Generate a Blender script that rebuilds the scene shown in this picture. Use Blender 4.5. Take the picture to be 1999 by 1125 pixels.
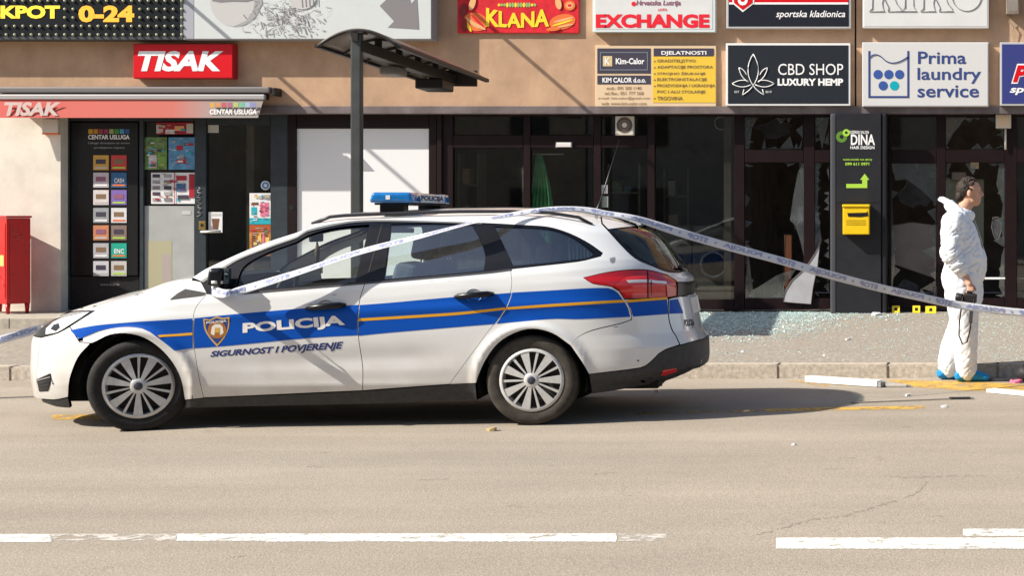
import bpy, bmesh, math, random
import numpy as np
from mathutils import Vector, Matrix, geometry
random.seed(7)
rng = np.random.default_rng(7)
for o in list(bpy.data.objects):
    bpy.data.objects.remove(o)
scn = bpy.context.scene
R = math.radians

# ------------------------------------------------------------------ camera
CX, CY, FL, CH = 1900.0, 425.0, 3000.0, 1.45      # principal point, focal length (photo pixels), eye height
PW, PH = 1999.0, 1125.0
cam = bpy.data.cameras.new('camera')
cam.sensor_width = 36.0
cam.lens = FL / PW * 36.0
cam.shift_x = -(CX - PW / 2) / PW
cam.shift_y = -(PH / 2 - CY) / PW
cam.clip_start, cam.clip_end = 0.1, 400.0
camo = bpy.data.objects.new('camera', cam)
camo.location = (0, 0, CH)
camo.rotation_euler = (R(90), 0, 0)
scn.collection.objects.link(camo)
scn.camera = camo

# ------------------------------------------------------------------ sky and sun
SUN = Vector((1.15, 0.50, -1.0)).normalized()      # the way the light travels
world = bpy.data.worlds.new('World'); scn.world = world; world.use_nodes = True
wn = world.node_tree
bg = wn.nodes['Background']
sky = wn.nodes.new('ShaderNodeTexSky'); sky.sky_type = 'NISHITA'; sky.sun_disc = False
sky.sun_elevation = math.asin(-SUN.z)
sky.sun_rotation = math.atan2(-SUN.x, -SUN.y) % (2 * math.pi)
sky.air_density = 1.0; sky.dust_density = 1.5
wn.links.new(sky.outputs[0], bg.inputs[0]); bg.inputs[1].default_value = 0.088
sl = bpy.data.lights.new('sun', 'SUN'); sl.energy = 4.8; sl.angle = R(0.53); sl.color = (1.0, 0.93, 0.82)
so = bpy.data.objects.new('sun', sl); so.rotation_euler = SUN.to_track_quat('-Z', 'Y').to_euler(); so.location = (-20, -8, 20)
scn.collection.objects.link(so)
scn.view_settings.view_transform = 'Standard'; scn.view_settings.look = 'None'
scn.view_settings.exposure = 0.80; scn.view_settings.gamma = 1.0
scn.render.resolution_x, scn.render.resolution_y = 1024, 577

# ------------------------------------------------------------------ materials
MATS = {}
def rgb(r, g, b):
    f = lambda c: ((c / 255 + 0.055) / 1.055) ** 2.4 if c > 10 else c / 255 / 12.92
    return (f(r), f(g), f(b))
def M(name, col, rough=0.6, metal=0.0, var=0.0, vscale=6.0, bump=0.0, bscale=60.0, coat=0.0, spec=0.28, emit=0.0, dark=None, detail=4.0, stretch=None, streak=0.0):
    if name in MATS: return MATS[name]
    m = bpy.data.materials.new(name); m.use_nodes = True
    nt = m.node_tree; b = nt.nodes['Principled BSDF']
    b.inputs['Base Color'].default_value = (*col, 1); b.inputs['Roughness'].default_value = rough
    b.inputs['Metallic'].default_value = metal; b.inputs['Coat Weight'].default_value = coat
    b.inputs['Coat Roughness'].default_value = 0.06
    b.inputs['Specular IOR Level'].default_value = spec
    if emit:
        b.inputs['Emission Color'].default_value = (*col, 1); b.inputs['Emission Strength'].default_value = emit
    tc = nt.nodes.new('ShaderNodeTexCoord'); src = tc.outputs['Object']
    if stretch:
        mp = nt.nodes.new('ShaderNodeMapping'); mp.inputs['Scale'].default_value = stretch
        nt.links.new(src, mp.inputs[0]); src = mp.outputs[0]
    if var:
        n = nt.nodes.new('ShaderNodeTexNoise'); n.inputs['Scale'].default_value = vscale; n.inputs['Detail'].default_value = detail
        n.inputs['Roughness'].default_value = 0.62
        nt.links.new(src, n.inputs['Vector'])
        r = nt.nodes.new('ShaderNodeValToRGB'); r.color_ramp.elements[0].position = 0.3; r.color_ramp.elements[1].position = 0.7
        lo = dark or tuple(c * (1 - var) for c in col); hi = tuple(min(1, c * (1 + var * 0.5)) for c in col)
        r.color_ramp.elements[0].color = (*lo, 1); r.color_ramp.elements[1].color = (*hi, 1)
        nt.links.new(n.outputs['Fac'], r.inputs[0]); outc = r.outputs[0]
        if streak:                                                   # rain streaks and grime running down
            mp2 = nt.nodes.new('ShaderNodeMapping'); mp2.inputs['Scale'].default_value = (2.2, 1, .45); nt.links.new(tc.outputs['Object'], mp2.inputs[0])
            n3 = nt.nodes.new('ShaderNodeTexNoise'); n3.inputs['Scale'].default_value = 1.6; n3.inputs['Detail'].default_value = 7; n3.inputs['Roughness'].default_value = .65; nt.links.new(mp2.outputs[0], n3.inputs['Vector'])
            r3 = nt.nodes.new('ShaderNodeValToRGB'); r3.color_ramp.elements[0].position = .36; r3.color_ramp.elements[1].position = .60; r3.color_ramp.elements[0].color = (1 - streak, 1 - streak * 1.05, 1 - streak * 1.1, 1)
            nt.links.new(n3.outputs['Fac'], r3.inputs[0]); mx = nt.nodes.new('ShaderNodeMix'); mx.data_type = 'RGBA'; mx.blend_type = 'MULTIPLY'; mx.inputs[0].default_value = 1
            nt.links.new(outc, mx.inputs[6]); nt.links.new(r3.outputs[0], mx.inputs[7]); outc = mx.outputs[2]
        nt.links.new(outc, b.inputs['Base Color'])
    if bump:
        n2 = nt.nodes.new('ShaderNodeTexNoise'); n2.inputs['Scale'].default_value = bscale; n2.inputs['Detail'].default_value = 5
        nt.links.new(src, n2.inputs['Vector'])
        bp = nt.nodes.new('ShaderNodeBump'); bp.inputs['Strength'].default_value = bump; bp.inputs['Distance'].default_value = 0.01
        nt.links.new(n2.outputs['Fac'], bp.inputs['Height']); nt.links.new(bp.outputs[0], b.inputs['Normal'])
    MATS[name] = m
    return m
def glass(name, tint=(0.8, 0.85, 0.85), refl=1.0, rough=0.01, ior=1.7, dust=0.0):
    if name in MATS: return MATS[name]
    m = bpy.data.materials.new(name); m.use_nodes = True; nt = m.node_tree
    for n in list(nt.nodes): nt.nodes.remove(n)
    out = nt.nodes.new('ShaderNodeOutputMaterial'); mix = nt.nodes.new('ShaderNodeMixShader')
    tr = nt.nodes.new('ShaderNodeBsdfTransparent'); tr.inputs[0].default_value = (*tint, 1)
    gl = nt.nodes.new('ShaderNodeBsdfGlossy'); gl.inputs['Roughness'].default_value = rough; gl.inputs['Color'].default_value = (refl, refl, refl, 1)
    fr = nt.nodes.new('ShaderNodeFresnel'); gm = nt.nodes.new('ShaderNodeNewGeometry'); mr = nt.nodes.new('ShaderNodeMapRange')
    mr.inputs[3].default_value = ior; mr.inputs[4].default_value = 1 / ior          # same reflection from either face of a thin pane
    nt.links.new(gm.outputs['Backfacing'], mr.inputs[0]); nt.links.new(mr.outputs[0], fr.inputs[0])
    nt.links.new(fr.outputs[0], mix.inputs[0]); nt.links.new(tr.outputs[0], mix.inputs[1]); nt.links.new(gl.outputs[0], mix.inputs[2])
    if dust:                                                         # dusty, crazed glass
        m2 = nt.nodes.new('ShaderNodeMixShader'); df = nt.nodes.new('ShaderNodeBsdfDiffuse'); df.inputs[0].default_value = (.62, .68, .67, 1); m2.inputs[0].default_value = dust
        nt.links.new(mix.outputs[0], m2.inputs[1]); nt.links.new(df.outputs[0], m2.inputs[2]); nt.links.new(m2.outputs[0], out.inputs[0])
    else: nt.links.new(mix.outputs[0], out.inputs[0])
    MATS[name] = m
    return m

# ------------------------------------------------------------------ object helpers
def link(o): scn.collection.objects.link(o); return o
def tag(o, label=None, cat=None, group=None, kind=None):
    if label: o['label'] = label
    if cat: o['category'] = cat
    if group: o['group'] = group
    if kind: o['kind'] = kind
    return o
def thing(name, label, cat, loc=(0, 0, 0), group=None, rotz=0.0):
    o = bpy.data.objects.new(name, None); o.empty_display_size = 0.2
    o.location = loc; o.rotation_euler = (0, 0, rotz)
    return tag(link(o), label, cat, group)
LOCAL = set()
def adopt(o, parent):
    if parent is None: return o
    o.parent = parent
    if parent.name not in LOCAL and parent.type == 'EMPTY':
        o.matrix_parent_inverse = Matrix.Translation(-Vector(parent.location))
    return o
def mesh(name, verts, faces, mat=None, parent=None, smooth=False, kind=None):
    me = bpy.data.meshes.new(name); me.from_pydata([tuple(v) for v in verts], [], faces); me.update()
    if mat is not None: me.materials.append(mat)
    if smooth:
        me.polygons.foreach_set('use_smooth', [True] * len(me.polygons))
    o = link(bpy.data.objects.new(name, me))
    if kind: o['kind'] = kind
    return adopt(o, parent)
def from_bm(name, bm, mat=None, parent=None, smooth=False):
    me = bpy.data.meshes.new(name); bm.to_mesh(me); bm.free()
    if mat is not None: me.materials.append(mat)
    if smooth: me.polygons.foreach_set('use_smooth', [True] * len(me.polygons))
    return adopt(link(bpy.data.objects.new(name, me)), parent)
def box(name, x0, x1, y0, y1, z0, z1, mat, parent=None, bev=0.0, rot=None, seg=2):
    bm = bmesh.new(); bmesh.ops.create_cube(bm, size=1)
    for v in bm.verts:
        v.co = Vector((x0 + (v.co.x + .5) * (x1 - x0), y0 + (v.co.y + .5) * (y1 - y0), z0 + (v.co.z + .5) * (z1 - z0)))
    if bev: bmesh.ops.bevel(bm, geom=bm.edges[:], offset=bev, segments=seg, affect='EDGES', profile=0.6)
    if rot:
        c = Vector(((x0 + x1) / 2, (y0 + y1) / 2, (z0 + z1) / 2)); bmesh.ops.rotate(bm, verts=bm.verts, cent=c, matrix=rot)
    return from_bm(name, bm, mat, parent)
def prism(name, poly, y0, y1, mat, parent=None, bev=0.0, holes=()):
    """poly of (x,z), extruded from y0 (towards the street) to y1"""
    loops = [[Vector((x, z, 0)) for x, z in poly]] + [[Vector((x, z, 0)) for x, z in h] for h in holes]
    tris = geometry.tessellate_polygon(loops)
    flat = [v for l in loops for v in l]; n = len(flat)
    verts = [(v.x, y0, v.y) for v in flat] + [(v.x, y1, v.y) for v in flat]
    faces = [tuple(t) for t in tris] + [tuple(i + n for i in reversed(t)) for t in tris]
    k = 0
    for l in loops:
        m = len(l)
        for i in range(m): faces.append((k + i, k + (i + 1) % m, k + (i + 1) % m + n, k + i + n))
        k += m
    bm = bmesh.new(); bv = [bm.verts.new(v) for v in verts]
    for f in faces:
        try: bm.faces.new([bv[i] for i in f])
        except ValueError: pass
    bmesh.ops.recalc_face_normals(bm, faces=bm.faces[:])
    return from_bm(name, bm, mat, parent)
def tube(name, path, r, mat, parent=None, n=10, closed=False, smooth=True, cap=True):
    P = [Vector(p) for p in path]; rr = r if isinstance(r, (list, tuple)) else [r] * len(P)
    verts, faces = [], []
    up = Vector((0, 0, 1))
    for i, p in enumerate(P):
        a = P[i - 1] if (i > 0 or closed) else p; b = P[(i + 1) % len(P)] if (i < len(P) - 1 or closed) else p
        t = (b - a).normalized()
        s = t.cross(up)
        if s.length < 1e-3: s = t.cross(Vector((0, 1, 0)))
        s.normalize(); u = s.cross(t).normalized()
        for k in range(n):
            an = 2 * math.pi * k / n
            verts.append(p + (s * math.cos(an) + u * math.sin(an)) * rr[i])
    m = len(P)
    for i in range(m if closed else m - 1):
        for k in range(n):
            a, b = i * n + k, i * n + (k + 1) % n; c, d = ((i + 1) % m) * n + (k + 1) % n, ((i + 1) % m) * n + k
            faces.append((a, b, c, d))
    if cap and not closed:
        faces.append(tuple(range(n))[::-1]); faces.append(tuple((m - 1) * n + k for k in range(n)))
    return mesh(name, verts, faces, mat, parent, smooth)
def lathe_y(name, prof, mat, parent=None, n=40, cx=0, cz=0, smooth=True, closed=False):
    """prof of (radius, y) turned about an axis along y"""
    verts, faces = [], []
    for r, y in prof:
        for k in range(n):
            a = 2 * math.pi * k / n; verts.append((cx + r * math.cos(a), y, cz + r * math.sin(a)))
    for i in range(len(prof) - (0 if closed else 1)):
        j = (i + 1) % len(prof)
        for k in range(n): faces.append((i * n + k, i * n + (k + 1) % n, j * n + (k + 1) % n, j * n + k))
    return mesh(name, verts, faces, mat, parent, smooth)

def F(px, py, Y):            # the point at distance Y that lies on the photograph's pixel (px, py)
    return ((px - CX) * Y / FL, Y, CH - (py - CY) * Y / FL)
def rect(px0, py0, px1, py1, Y):
    a, b = F(px0, py1, Y), F(px1, py0, Y)
    return a[0], b[0], a[2], b[2]          # x0,x1,z0,z1
def pbox(name, r, Y, depth, mat, parent=None, bev=0.0):
    x0, x1, z0, z1 = rect(*r, Y); return box(name, x0, x1, Y, Y + depth, z0, z1, mat, parent, bev)
def ppoly(name, pts, Y, depth, mat, parent=None, holes=()):
    q = [(F(x, y, Y)[0], F(x, y, Y)[2]) for x, y in pts]
    h = [[(F(x, y, Y)[0], F(x, y, Y)[2]) for x, y in hh] for hh in holes]
    return prism(name, q, Y, Y + depth, mat, parent, holes=h)
def text_data(s, bold=0.0, shear=0.0, space=1.0):
    cu = bpy.data.curves.new('t', 'FONT'); cu.body = s; cu.offset = bold; cu.shear = shear; cu.resolution_u = 3; cu.space_character = space
    o = bpy.data.objects.new('t', cu); scn.collection.objects.link(o)
    dg = bpy.context.evaluated_depsgraph_get(); me = bpy.data.meshes.new_from_object(o.evaluated_get(dg))
    vs = np.array([v.co[:2] for v in me.vertices]); fs = [tuple(p.vertices) for p in me.polygons]
    bpy.data.objects.remove(o); bpy.data.curves.remove(cu); bpy.data.meshes.remove(me)
    lo, hi = vs.min(0), vs.max(0)
    return (vs - lo) / (hi - lo), fs
def ptext(s, r, Y, mat, parent, bold=0.02, shear=0.0, name='lettering', space=1.0, mirror=False, slope=0.0):
    """lettering that fills the photo rectangle r on the plane at Y"""
    vs, fs = text_data(s, bold, shear, space)
    x0, x1, z0, z1 = rect(*r, Y); out = []
    for u, v in vs:
        if mirror: u = 1 - u
        out.append((x0 + u * (x1 - x0), Y, z0 + v * (z1 - z0) + slope * u * (x1 - x0)))
    if mirror: fs = [f[::-1] for f in fs]
    o = mesh(name, out, fs, mat, parent)
    return o
# ================================================================== SETTING
tilt = lambda x: 0.003 * (x + 3.0)                  # the street climbs slightly to the right
YK, YW = 13.8, 20.49                                # kerb line, facade plane

def asphalt():
    m = bpy.data.materials.new('asphalt'); m.use_nodes = True; nt = m.node_tree; b = nt.nodes['Principled BSDF']
    L = nt.links.new; N = nt.nodes.new
    tc = N('ShaderNodeTexCoord')
    def noise(scale, detail=3, rough=.6, vec=None):
        n = N('ShaderNodeTexNoise'); n.inputs['Scale'].default_value = scale; n.inputs['Detail'].default_value = detail; n.inputs['Roughness'].default_value = rough
        L(vec or tc.outputs['Object'], n.inputs['Vector']); return n.outputs['Fac']
    def ramp(f, a, b_, pa=.3, pb=.7):
        r = N('ShaderNodeValToRGB'); r.color_ramp.elements[0].position = pa; r.color_ramp.elements[1].position = pb
        r.color_ramp.elements[0].color = (*a, 1); r.color_ramp.elements[1].color = (*b_, 1); L(f, r.inputs[0]); return r.outputs[0]
    def mul(a, c):
        x = N('ShaderNodeMix'); x.data_type = 'RGBA'; x.blend_type = 'MULTIPLY'; x.inputs[0].default_value = 1; L(a, x.inputs[6]); L(c, x.inputs[7]); return x.outputs[2]
    base = ramp(noise(95, 3, .75), (.285, .249, .204), (.450, .396, .326), .32, .68)
    v = N('ShaderNodeTexVoronoi'); v.inputs['Scale'].default_value = 105; L(tc.outputs['Object'], v.inputs['Vector'])
    agg = ramp(v.outputs['Distance'], (1.10, 1.08, 1.05), (.80, .80, .80), .1, .62)
    mp = N('ShaderNodeMapping'); mp.inputs['Scale'].default_value = (.12, 1.1, 1); L(tc.outputs['Object'], mp.inputs[0])
    lanes = ramp(noise(1.4, 4, .55, mp.outputs[0]), (.86, .855, .85), (1.06, 1.06, 1.06))
    big = ramp(noise(.5, 5), (.9, .895, .89), (1.06, 1.055, 1.05))
    spots = ramp(noise(3.2, 6, .7), (.62, .60, .59), (1, 1, 1), .25, .37)
    c = mul(mul(mul(mul(base, agg), lanes), big), spots); L(c, b.inputs['Base Color'])
    b.inputs['Roughness'].default_value = .88; b.inputs['Specular IOR Level'].default_value = .25
    bp = N('ShaderNodeBump'); bp.inputs['Strength'].default_value = .35; bp.inputs['Distance'].default_value = .004
    L(v.outputs['Distance'], bp.inputs['Height']); L(bp.outputs[0], b.inputs['Normal'])
    return m
def worn_paint(name, col, cover=.5, scale=9.0):
    m = bpy.data.materials.new(name); m.use_nodes = True; nt = m.node_tree; b = nt.nodes['Principled BSDF']; L = nt.links.new; N = nt.nodes.new
    tc = N('ShaderNodeTexCoord')
    n = N('ShaderNodeTexNoise'); n.inputs['Scale'].default_value = scale; n.inputs['Detail'].default_value = 8; n.inputs['Roughness'].default_value = .75; L(tc.outputs['Object'], n.inputs['Vector'])
    r = N('ShaderNodeValToRGB'); r.color_ramp.elements[0].position = cover - .06; r.color_ramp.elements[1].position = cover + .06; L(n.outputs['Fac'], r.inputs[0])
    n2 = N('ShaderNodeTexNoise'); n2.inputs['Scale'].default_value = 60; L(tc.outputs['Object'], n2.inputs['Vector'])
    r2 = N('ShaderNodeValToRGB'); r2.color_ramp.elements[0].color = (*[c * .75 for c in col], 1); r2.color_ramp.elements[1].color = (*col, 1); L(n2.outputs['Fac'], r2.inputs[0])
    L(r2.outputs[0], b.inputs['Base Color']); b.inputs['Roughness'].default_value = .75; L(r.outputs[0], b.inputs['Alpha'])
    return m
m_asph = asphalt()
m_pave = M('pavement_concrete', (.315, .278, .232), .9, var=.45, vscale=26, bump=.5, bscale=120, detail=9)
m_kerb = M('kerb_concrete', (.50, .44, .365), .9, var=.4, vscale=22, bump=.5, bscale=90, detail=8)
m_step = M('step_concrete', (.40, .36, .30), .9, var=.3, vscale=10, bump=.4, bscale=70, detail=8)

def sheet(name, x0, x1, y0, y1, zf, mat, nx=24, ny=12):
    vs, fs = [], []
    for j in range(ny + 1):
        for i in range(nx + 1):
            x = x0 + (x1 - x0) * i / nx; y = y0 + (y1 - y0) * j / ny; vs.append((x, y, zf(x, y)))
    for j in range(ny):
        for i in range(nx): a = j * (nx + 1) + i; fs.append((a, a + 1, a + nx + 2, a + nx + 1))
    return tag(mesh(name, vs, fs, mat, None), kind='structure')
sheet('ground', -150, 150, -150, 150, lambda x, y: -0.9, M('earth', (.12, .11, .09), .95, var=.3))
road = sheet('road', -60, 60, -25, YK + .02, lambda x, y: tilt(x), m_asph, 48, 16)
def pave_z(x, y):
    t = max(0.0, min(1.0, (y - YK) / (YW - YK))); k = max(0.0, min(1.0, (x + 8.0) / 3.0))
    return tilt(x) + .125 + t * (.05 * k - .03 * (1 - k))
sheet('pavement', -60, 60, YK + .14, YW + 6, pave_z, m_pave, 120, 12)
kerb = thing('kerb', None, None, (-3, YK, 0)); tag(kerb, kind='structure')
proto = None
for i in range(-14, 16):
    x = F(1520, 712, YK)[0] + i * .985
    if proto is None:
        bm = bmesh.new(); bmesh.ops.create_cube(bm, size=1)
        for v in bm.verts: v.co = Vector((v.co.x * .981, (v.co.y + .5) * .15, v.co.z * .36))
        bmesh.ops.bevel(bm, geom=bm.edges[:], offset=.012, segments=2, affect='EDGES')
        o = from_bm('kerb_stone', bm, m_kerb, None); proto = o
    else:
        o = link(proto.copy())
    o.parent = kerb; o.matrix_parent_inverse = Matrix.Translation(-Vector(kerb.location))
    o.location = (x + .49, YK + random.uniform(-.006, .006), tilt(x) + .128 - .18 + random.uniform(-.004, .004)); o.rotation_euler = (0, -math.atan(.003), 0)
# raised doorstep in front of the kiosk, two courses of slabs
st = thing('doorstep', 'low pale concrete step along the kiosk front behind the car bonnet', 'step', (-9, 19.6, .05))
for i in range(7):
    x0 = -14.6 + i * 1.35
    box('slab', x0, x0 + 1.342, 18.98, YW + .4, .02, .205, m_step, st, .008)
    box('riser', x0 + .01, x0 + 1.33, 19.04, 19.3, -.1, .019, m_kerb, st)
# painted markings
m_wline = worn_paint('white_road_paint', (.70, .68, .63), .405, 9.0); m_wfade = worn_paint('faded_white_paint', (.60, .56, .50), .49, 11.0)
m_yline = worn_paint('yellow_road_paint', (.62, .37, .06), .455, 7.0); m_yfade = worn_paint('faded_yellow_paint', (.58, .36, .10), .52, 8.0)
def marking(pts, mat, name='road_marking', dz=.0016):
    vs = []
    for px, py in pts:
        Y = CH * FL / (py - CY)
        x = (px - CX) * Y / FL; z = tilt(x); Y = (CH - z) * FL / (py - CY); x = (px - CX) * Y / FL
        vs.append((x, Y, tilt(x) + dz))
    return tag(mesh(name, vs, [tuple(range(len(vs)))[::-1]], mat), kind='structure')
def strip(x0, x1, y0, y1, mat, n=1):
    k = max(4, int((x1 - x0) / 4)); xs_ = [x0 + (x1 - x0) * i / k for i in range(k + 1)]; j = lambda: random.uniform(-.55, .55)
    marking([(x + j(), y0 + j()) for x in xs_] + [(x1 + random.uniform(-1, 4), (y0 + y1) / 2)] + [(x + j(), y1 + j()) for x in xs_[::-1]], mat)
strip(-700, 100, 1044, 1060, m_wline); strip(98, 345, 1044, 1057, m_wfade); strip(343, 520, 1043.5, 1057.5, m_wline)
strip(519, 1203, 1043, 1059, m_wline); strip(1207, 1300, 1044, 1058, m_wfade); strip(1515, 2500, 1051, 1073, m_wline); strip(1880, 2500, 1034, 1048, m_wline)
marking([(1480, 800), (1630, 796), (1805, 793), (1805, 799), (1500, 804)], m_yline)
marking([(1240, 806), (1480, 800.5), (1490, 804.5), (1240, 811)], m_yfade)
marking([(100, 811), (330, 808), (330, 818), (105, 820)], m_yline)
marking([(1730, 742), (1870, 745), (2150, 757), (2150, 770), (1880, 763), (1790, 757)], m_yline)
marking([(1535, 744), (1600, 744), (1730, 752), (1600, 755)], m_yfade)
m_crack = M('crack_dirt', (.225, .197, .162), .95)
def crack(pts, w):
    L, Rr = [], []
    P = []
    for i in range(len(pts) - 1):
        for k in range(14):
            t = k / 14; P.append((pts[i][0] + (pts[i + 1][0] - pts[i][0]) * t, pts[i][1] + (pts[i + 1][1] - pts[i][1]) * t))
    for x, y in P:
        j = random.uniform(-1.6, 1.6); ww = w * random.uniform(.05, .8); L.append((x + j * 1.5, y + j - ww / 2)); Rr.append((x + j * 1.5, y + j + ww / 2))
    vs, fs = [], []
    for q in [v for p in zip(L, Rr) for v in p]:
        Y = CH * FL / (q[1] - CY); x = (q[0] - CX) * Y / FL; vs.append((x, (CH - tilt(x)) * FL / (q[1] - CY), tilt(x) + .0009))
    fs = [(2 * i, 2 * i + 1, 2 * i + 3, 2 * i + 2) for i in range(len(P) - 1) if random.random() > .16]
    tag(mesh('road_crack', vs, fs, m_crack), kind='structure')
crack([(1475, 1046), (1530, 1032), (1590, 1014), (1640, 1010), (1720, 988), (1790, 965), (1812, 940)], 4.5)
crack([(1740, 932), (1800, 933), (1880, 930), (1930, 931)], 2.5); crack([(445, 1090), (485, 1086)], 3.5); crack([(1160, 926), (1205, 923)], 3)
crack([(595, 913), (640, 911)], 2.4); crack([(1640, 897), (1672, 894)], 2.4); crack([(815, 938), (880, 936)], 2)

# ================================================================== BUILDING
m_peach = M('peach_render', (.50, .33, .215), .95, var=.20, vscale=2.5, bump=.35, bscale=140, detail=10, streak=.09)
m_cream = M('cream_render', (.74, .70, .61), .95, var=.14, vscale=3.5, bump=.35, bscale=120, detail=9, streak=.06)
m_maroon = M('maroon_aluminium', (.012, .0045, .0055), .45, var=.25, vscale=5, spec=.2)
m_teal = M('dark_grey_frame', (.030, .040, .048), .42, var=.25, vscale=6)
m_lintel = M('lintel_sheet_metal', (.20, .165, .165), .5, .3, var=.3, vscale=4, streak=.25)
m_dark = M('dark_interior', (.15, .125, .105), .9, var=.4, vscale=3)
m_ceil = M('interior_ceiling', (.28, .23, .18), .9, var=.3, vscale=2)
m_floor = M('interior_floor', (.16, .145, .13), .6, var=.3)
m_black = M('black_plastic', (.012, .012, .013), .45, var=.3, vscale=12)
m_glass = glass('shop_glass', (.74, .76, .74), 1.0, .02, 1.65); m_gshard = glass('broken_glass_pane', (.80, .84, .83), 1.0, .06, 1.7, .045)
m_white = M('white_panel', (.63, .635, .63), .45, var=.06, vscale=3)
YS = YW + .17                                       # shopfront plane
bld = thing('shop_building', 'peach rendered building with a row of dark framed shopfronts along the pavement', 'building', (-5, YW, 0))
xL, xR = -24.0, 9.0
zl = F(0, 207, YW)[2]; zs = F(0, 222, YW)[2]
xg = F(1670, 0, YW)[0]; xw0 = F(118, 0, YW)[0]
box('facade_wall', xL, xg - .012, YW, YW + .3, zl, 9.0, m_peach, bld)
box('facade_wall', xg + .012, xR, YW + .004, YW + .3, zl, 9.0, m_peach, bld)
box('wall_joint', xg - .011, xg + .011, YW + .05, YW + .2, zl, 9.0, m_black, bld)
box('lintel', xw0, xR, YW - .035, YW + .28, zs, zl - .002, m_lintel, bld, .004)
box('lower_wall', xL, xw0, YW + .002, YW + .3, -.1, zl - .003, m_cream, bld)
box('wall_reveal', xw0 - .29, xw0 + .003, YW + .301, YW + .5, -.1, zs, m_teal, bld)
# room behind the glass
xa, xb, yb = xw0, xR, YW + 5.2
box('interior_floor', xa, xb, YS + .09, yb, .0, .19, m_floor, bld)
box('interior_ceiling', xa, xb, YW + .31, yb, 3.2, 3.3, m_ceil, bld)
box('interior_wall', xa, xb, yb, yb + .1, .2, 3.2, m_dark, bld)
box('interior_wall', xa - .1, xa, YW + .51, yb, .2, 3.2, m_dark, bld); box('interior_wall', xb, xb + .1, YW + .31, yb, .2, 3.2, m_dark, bld)
for px in (560, 1440): x = F(px, 0, 22)[0]; box('partition', x, x + .1, YS + .12, yb - .002, .191, 3.199, m_dark, bld)
def post(p0, p1, mat, y0=222, y1=604, dy=0.0, dep=.09, name='frame_post'):
    return pbox(name, (p0, y0, p1, y1), YS + dy, dep, mat, bld, .004)
def rail(p0, p1, y0, y1, mat, dy=.003, dep=.08):
    return pbox('frame_rail', (p0, y0, p1, y1), YS + dy, dep, mat, bld, .004)
def pane(p0, y0, p1, y1, mat=None, dy=.04):
    return pbox('window_pane', (p0, y0, p1, y1), YS + dy, .008, mat or m_glass, bld)
# kiosk front
post(118, 136, m_teal, dep=.12); post(272, 280, m_teal); post(380, 402, m_teal); post(528, 561, m_teal)
rail(137, 271, 222, 236, m_teal); rail(281, 379, 222, 236, m_teal); rail(403, 527, 222, 244, m_teal); rail(281, 527, 594, 604, m_teal)
pbox('plinth_panel', (137, 540, 271, 604), YS + .02, .05, m_black, bld)
pane(281, 237, 379, 593); pane(404, 245, 527, 593)
# white arrow door
post(561, 578, m_maroon); post(838, 852, m_maroon); post(853, 862, m_maroon, dy=-.03); post(863, 884, m_maroon, dy=.002)
rail(579, 837, 222, 250, m_maroon); rail(579, 837, 598, 604, m_maroon)
# dark shop windows
for a, b in ((1022, 1035), (1159, 1173), (1264, 1278), (1434, 1453), (1569, 1590), (1735, 1739), (1829, 1846), (1962, 1985), (2150, 2170)): post(a, b, m_maroon)
for a, b in ((885, 1021), (1036, 1158), (1174, 1263)): rail(a, b, 264, 288, m_maroon); rail(a, b, 222, 227, m_maroon); rail(a, b, 585, 604, m_maroon); pane(a, 228, b, 263); pane(a, 289, b, 584)
for a, b in ((1454, 1568), (1591, 1620), (1740, 1828), (1847, 1961), (1986, 2149)): rail(a, b, 293, 317, m_maroon); rail(a, b, 222, 228, m_maroon); rail(a, b, 583, 604, m_maroon)
rail(1279, 1433, 222, 227, m_maroon); rail(1279, 1433, 585, 604, m_maroon); pane(1279, 228, 1433, 584)
pane(1986, 229, 2149, 292); pane(1986, 318, 2149, 582); pane(1740, 229, 1828, 292)
# what the blast left of the other panes
def shard(pts, dy=.04, mat=None, name='glass_shard'):
    return ppoly(name, pts, YS + dy, .008, mat or m_gshard, bld)
shard([(1569, 318), (1569, 500), (1562, 470), (1552, 440), (1542, 430), (1549, 380), (1558, 335)]); shard([(1569, 318), (1560, 318), (1569, 400)], .06)
shard([(1455, 582), (1455, 560), (1462, 570), (1478, 562), (1500, 548), (1520, 536), (1555, 525), (1530, 560), (1535, 582)])
shard([(1455, 582), (1460, 480), (1464, 520), (1472, 582)], .055)
shard([(1591, 229), (1619, 229), (1605, 291), (1598, 260)]); shard([(1591, 318), (1600, 318), (1596, 400), (1604, 470), (1591, 520)]); shard([(1454, 229), (1480, 229), (1468, 250), (1462, 291), (1454, 291)])
shard([(1740, 319), (1828, 319), (1828, 400), (1800, 372), (1770, 350), (1748, 352)]); shard([(1740, 580), (1748, 510), (1740, 360)])
shard([(1961, 318), (1961, 480), (1952, 440), (1958, 400), (1945, 360), (1951, 318)]); shard([(1961, 582), (1950, 560), (1955, 500), (1961, 480)], .05)
shard([(1847, 229), (1885, 229), (1870, 250), (1851, 270), (1847, 291)]); shard([(1961, 229), (1930, 229), (1950, 245), (1961, 280)])
shard([(1860, 583), (1872, 520), (1885, 480), (1880, 540), (1895, 583)], .09)
fr_ = random.Random(11)
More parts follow.
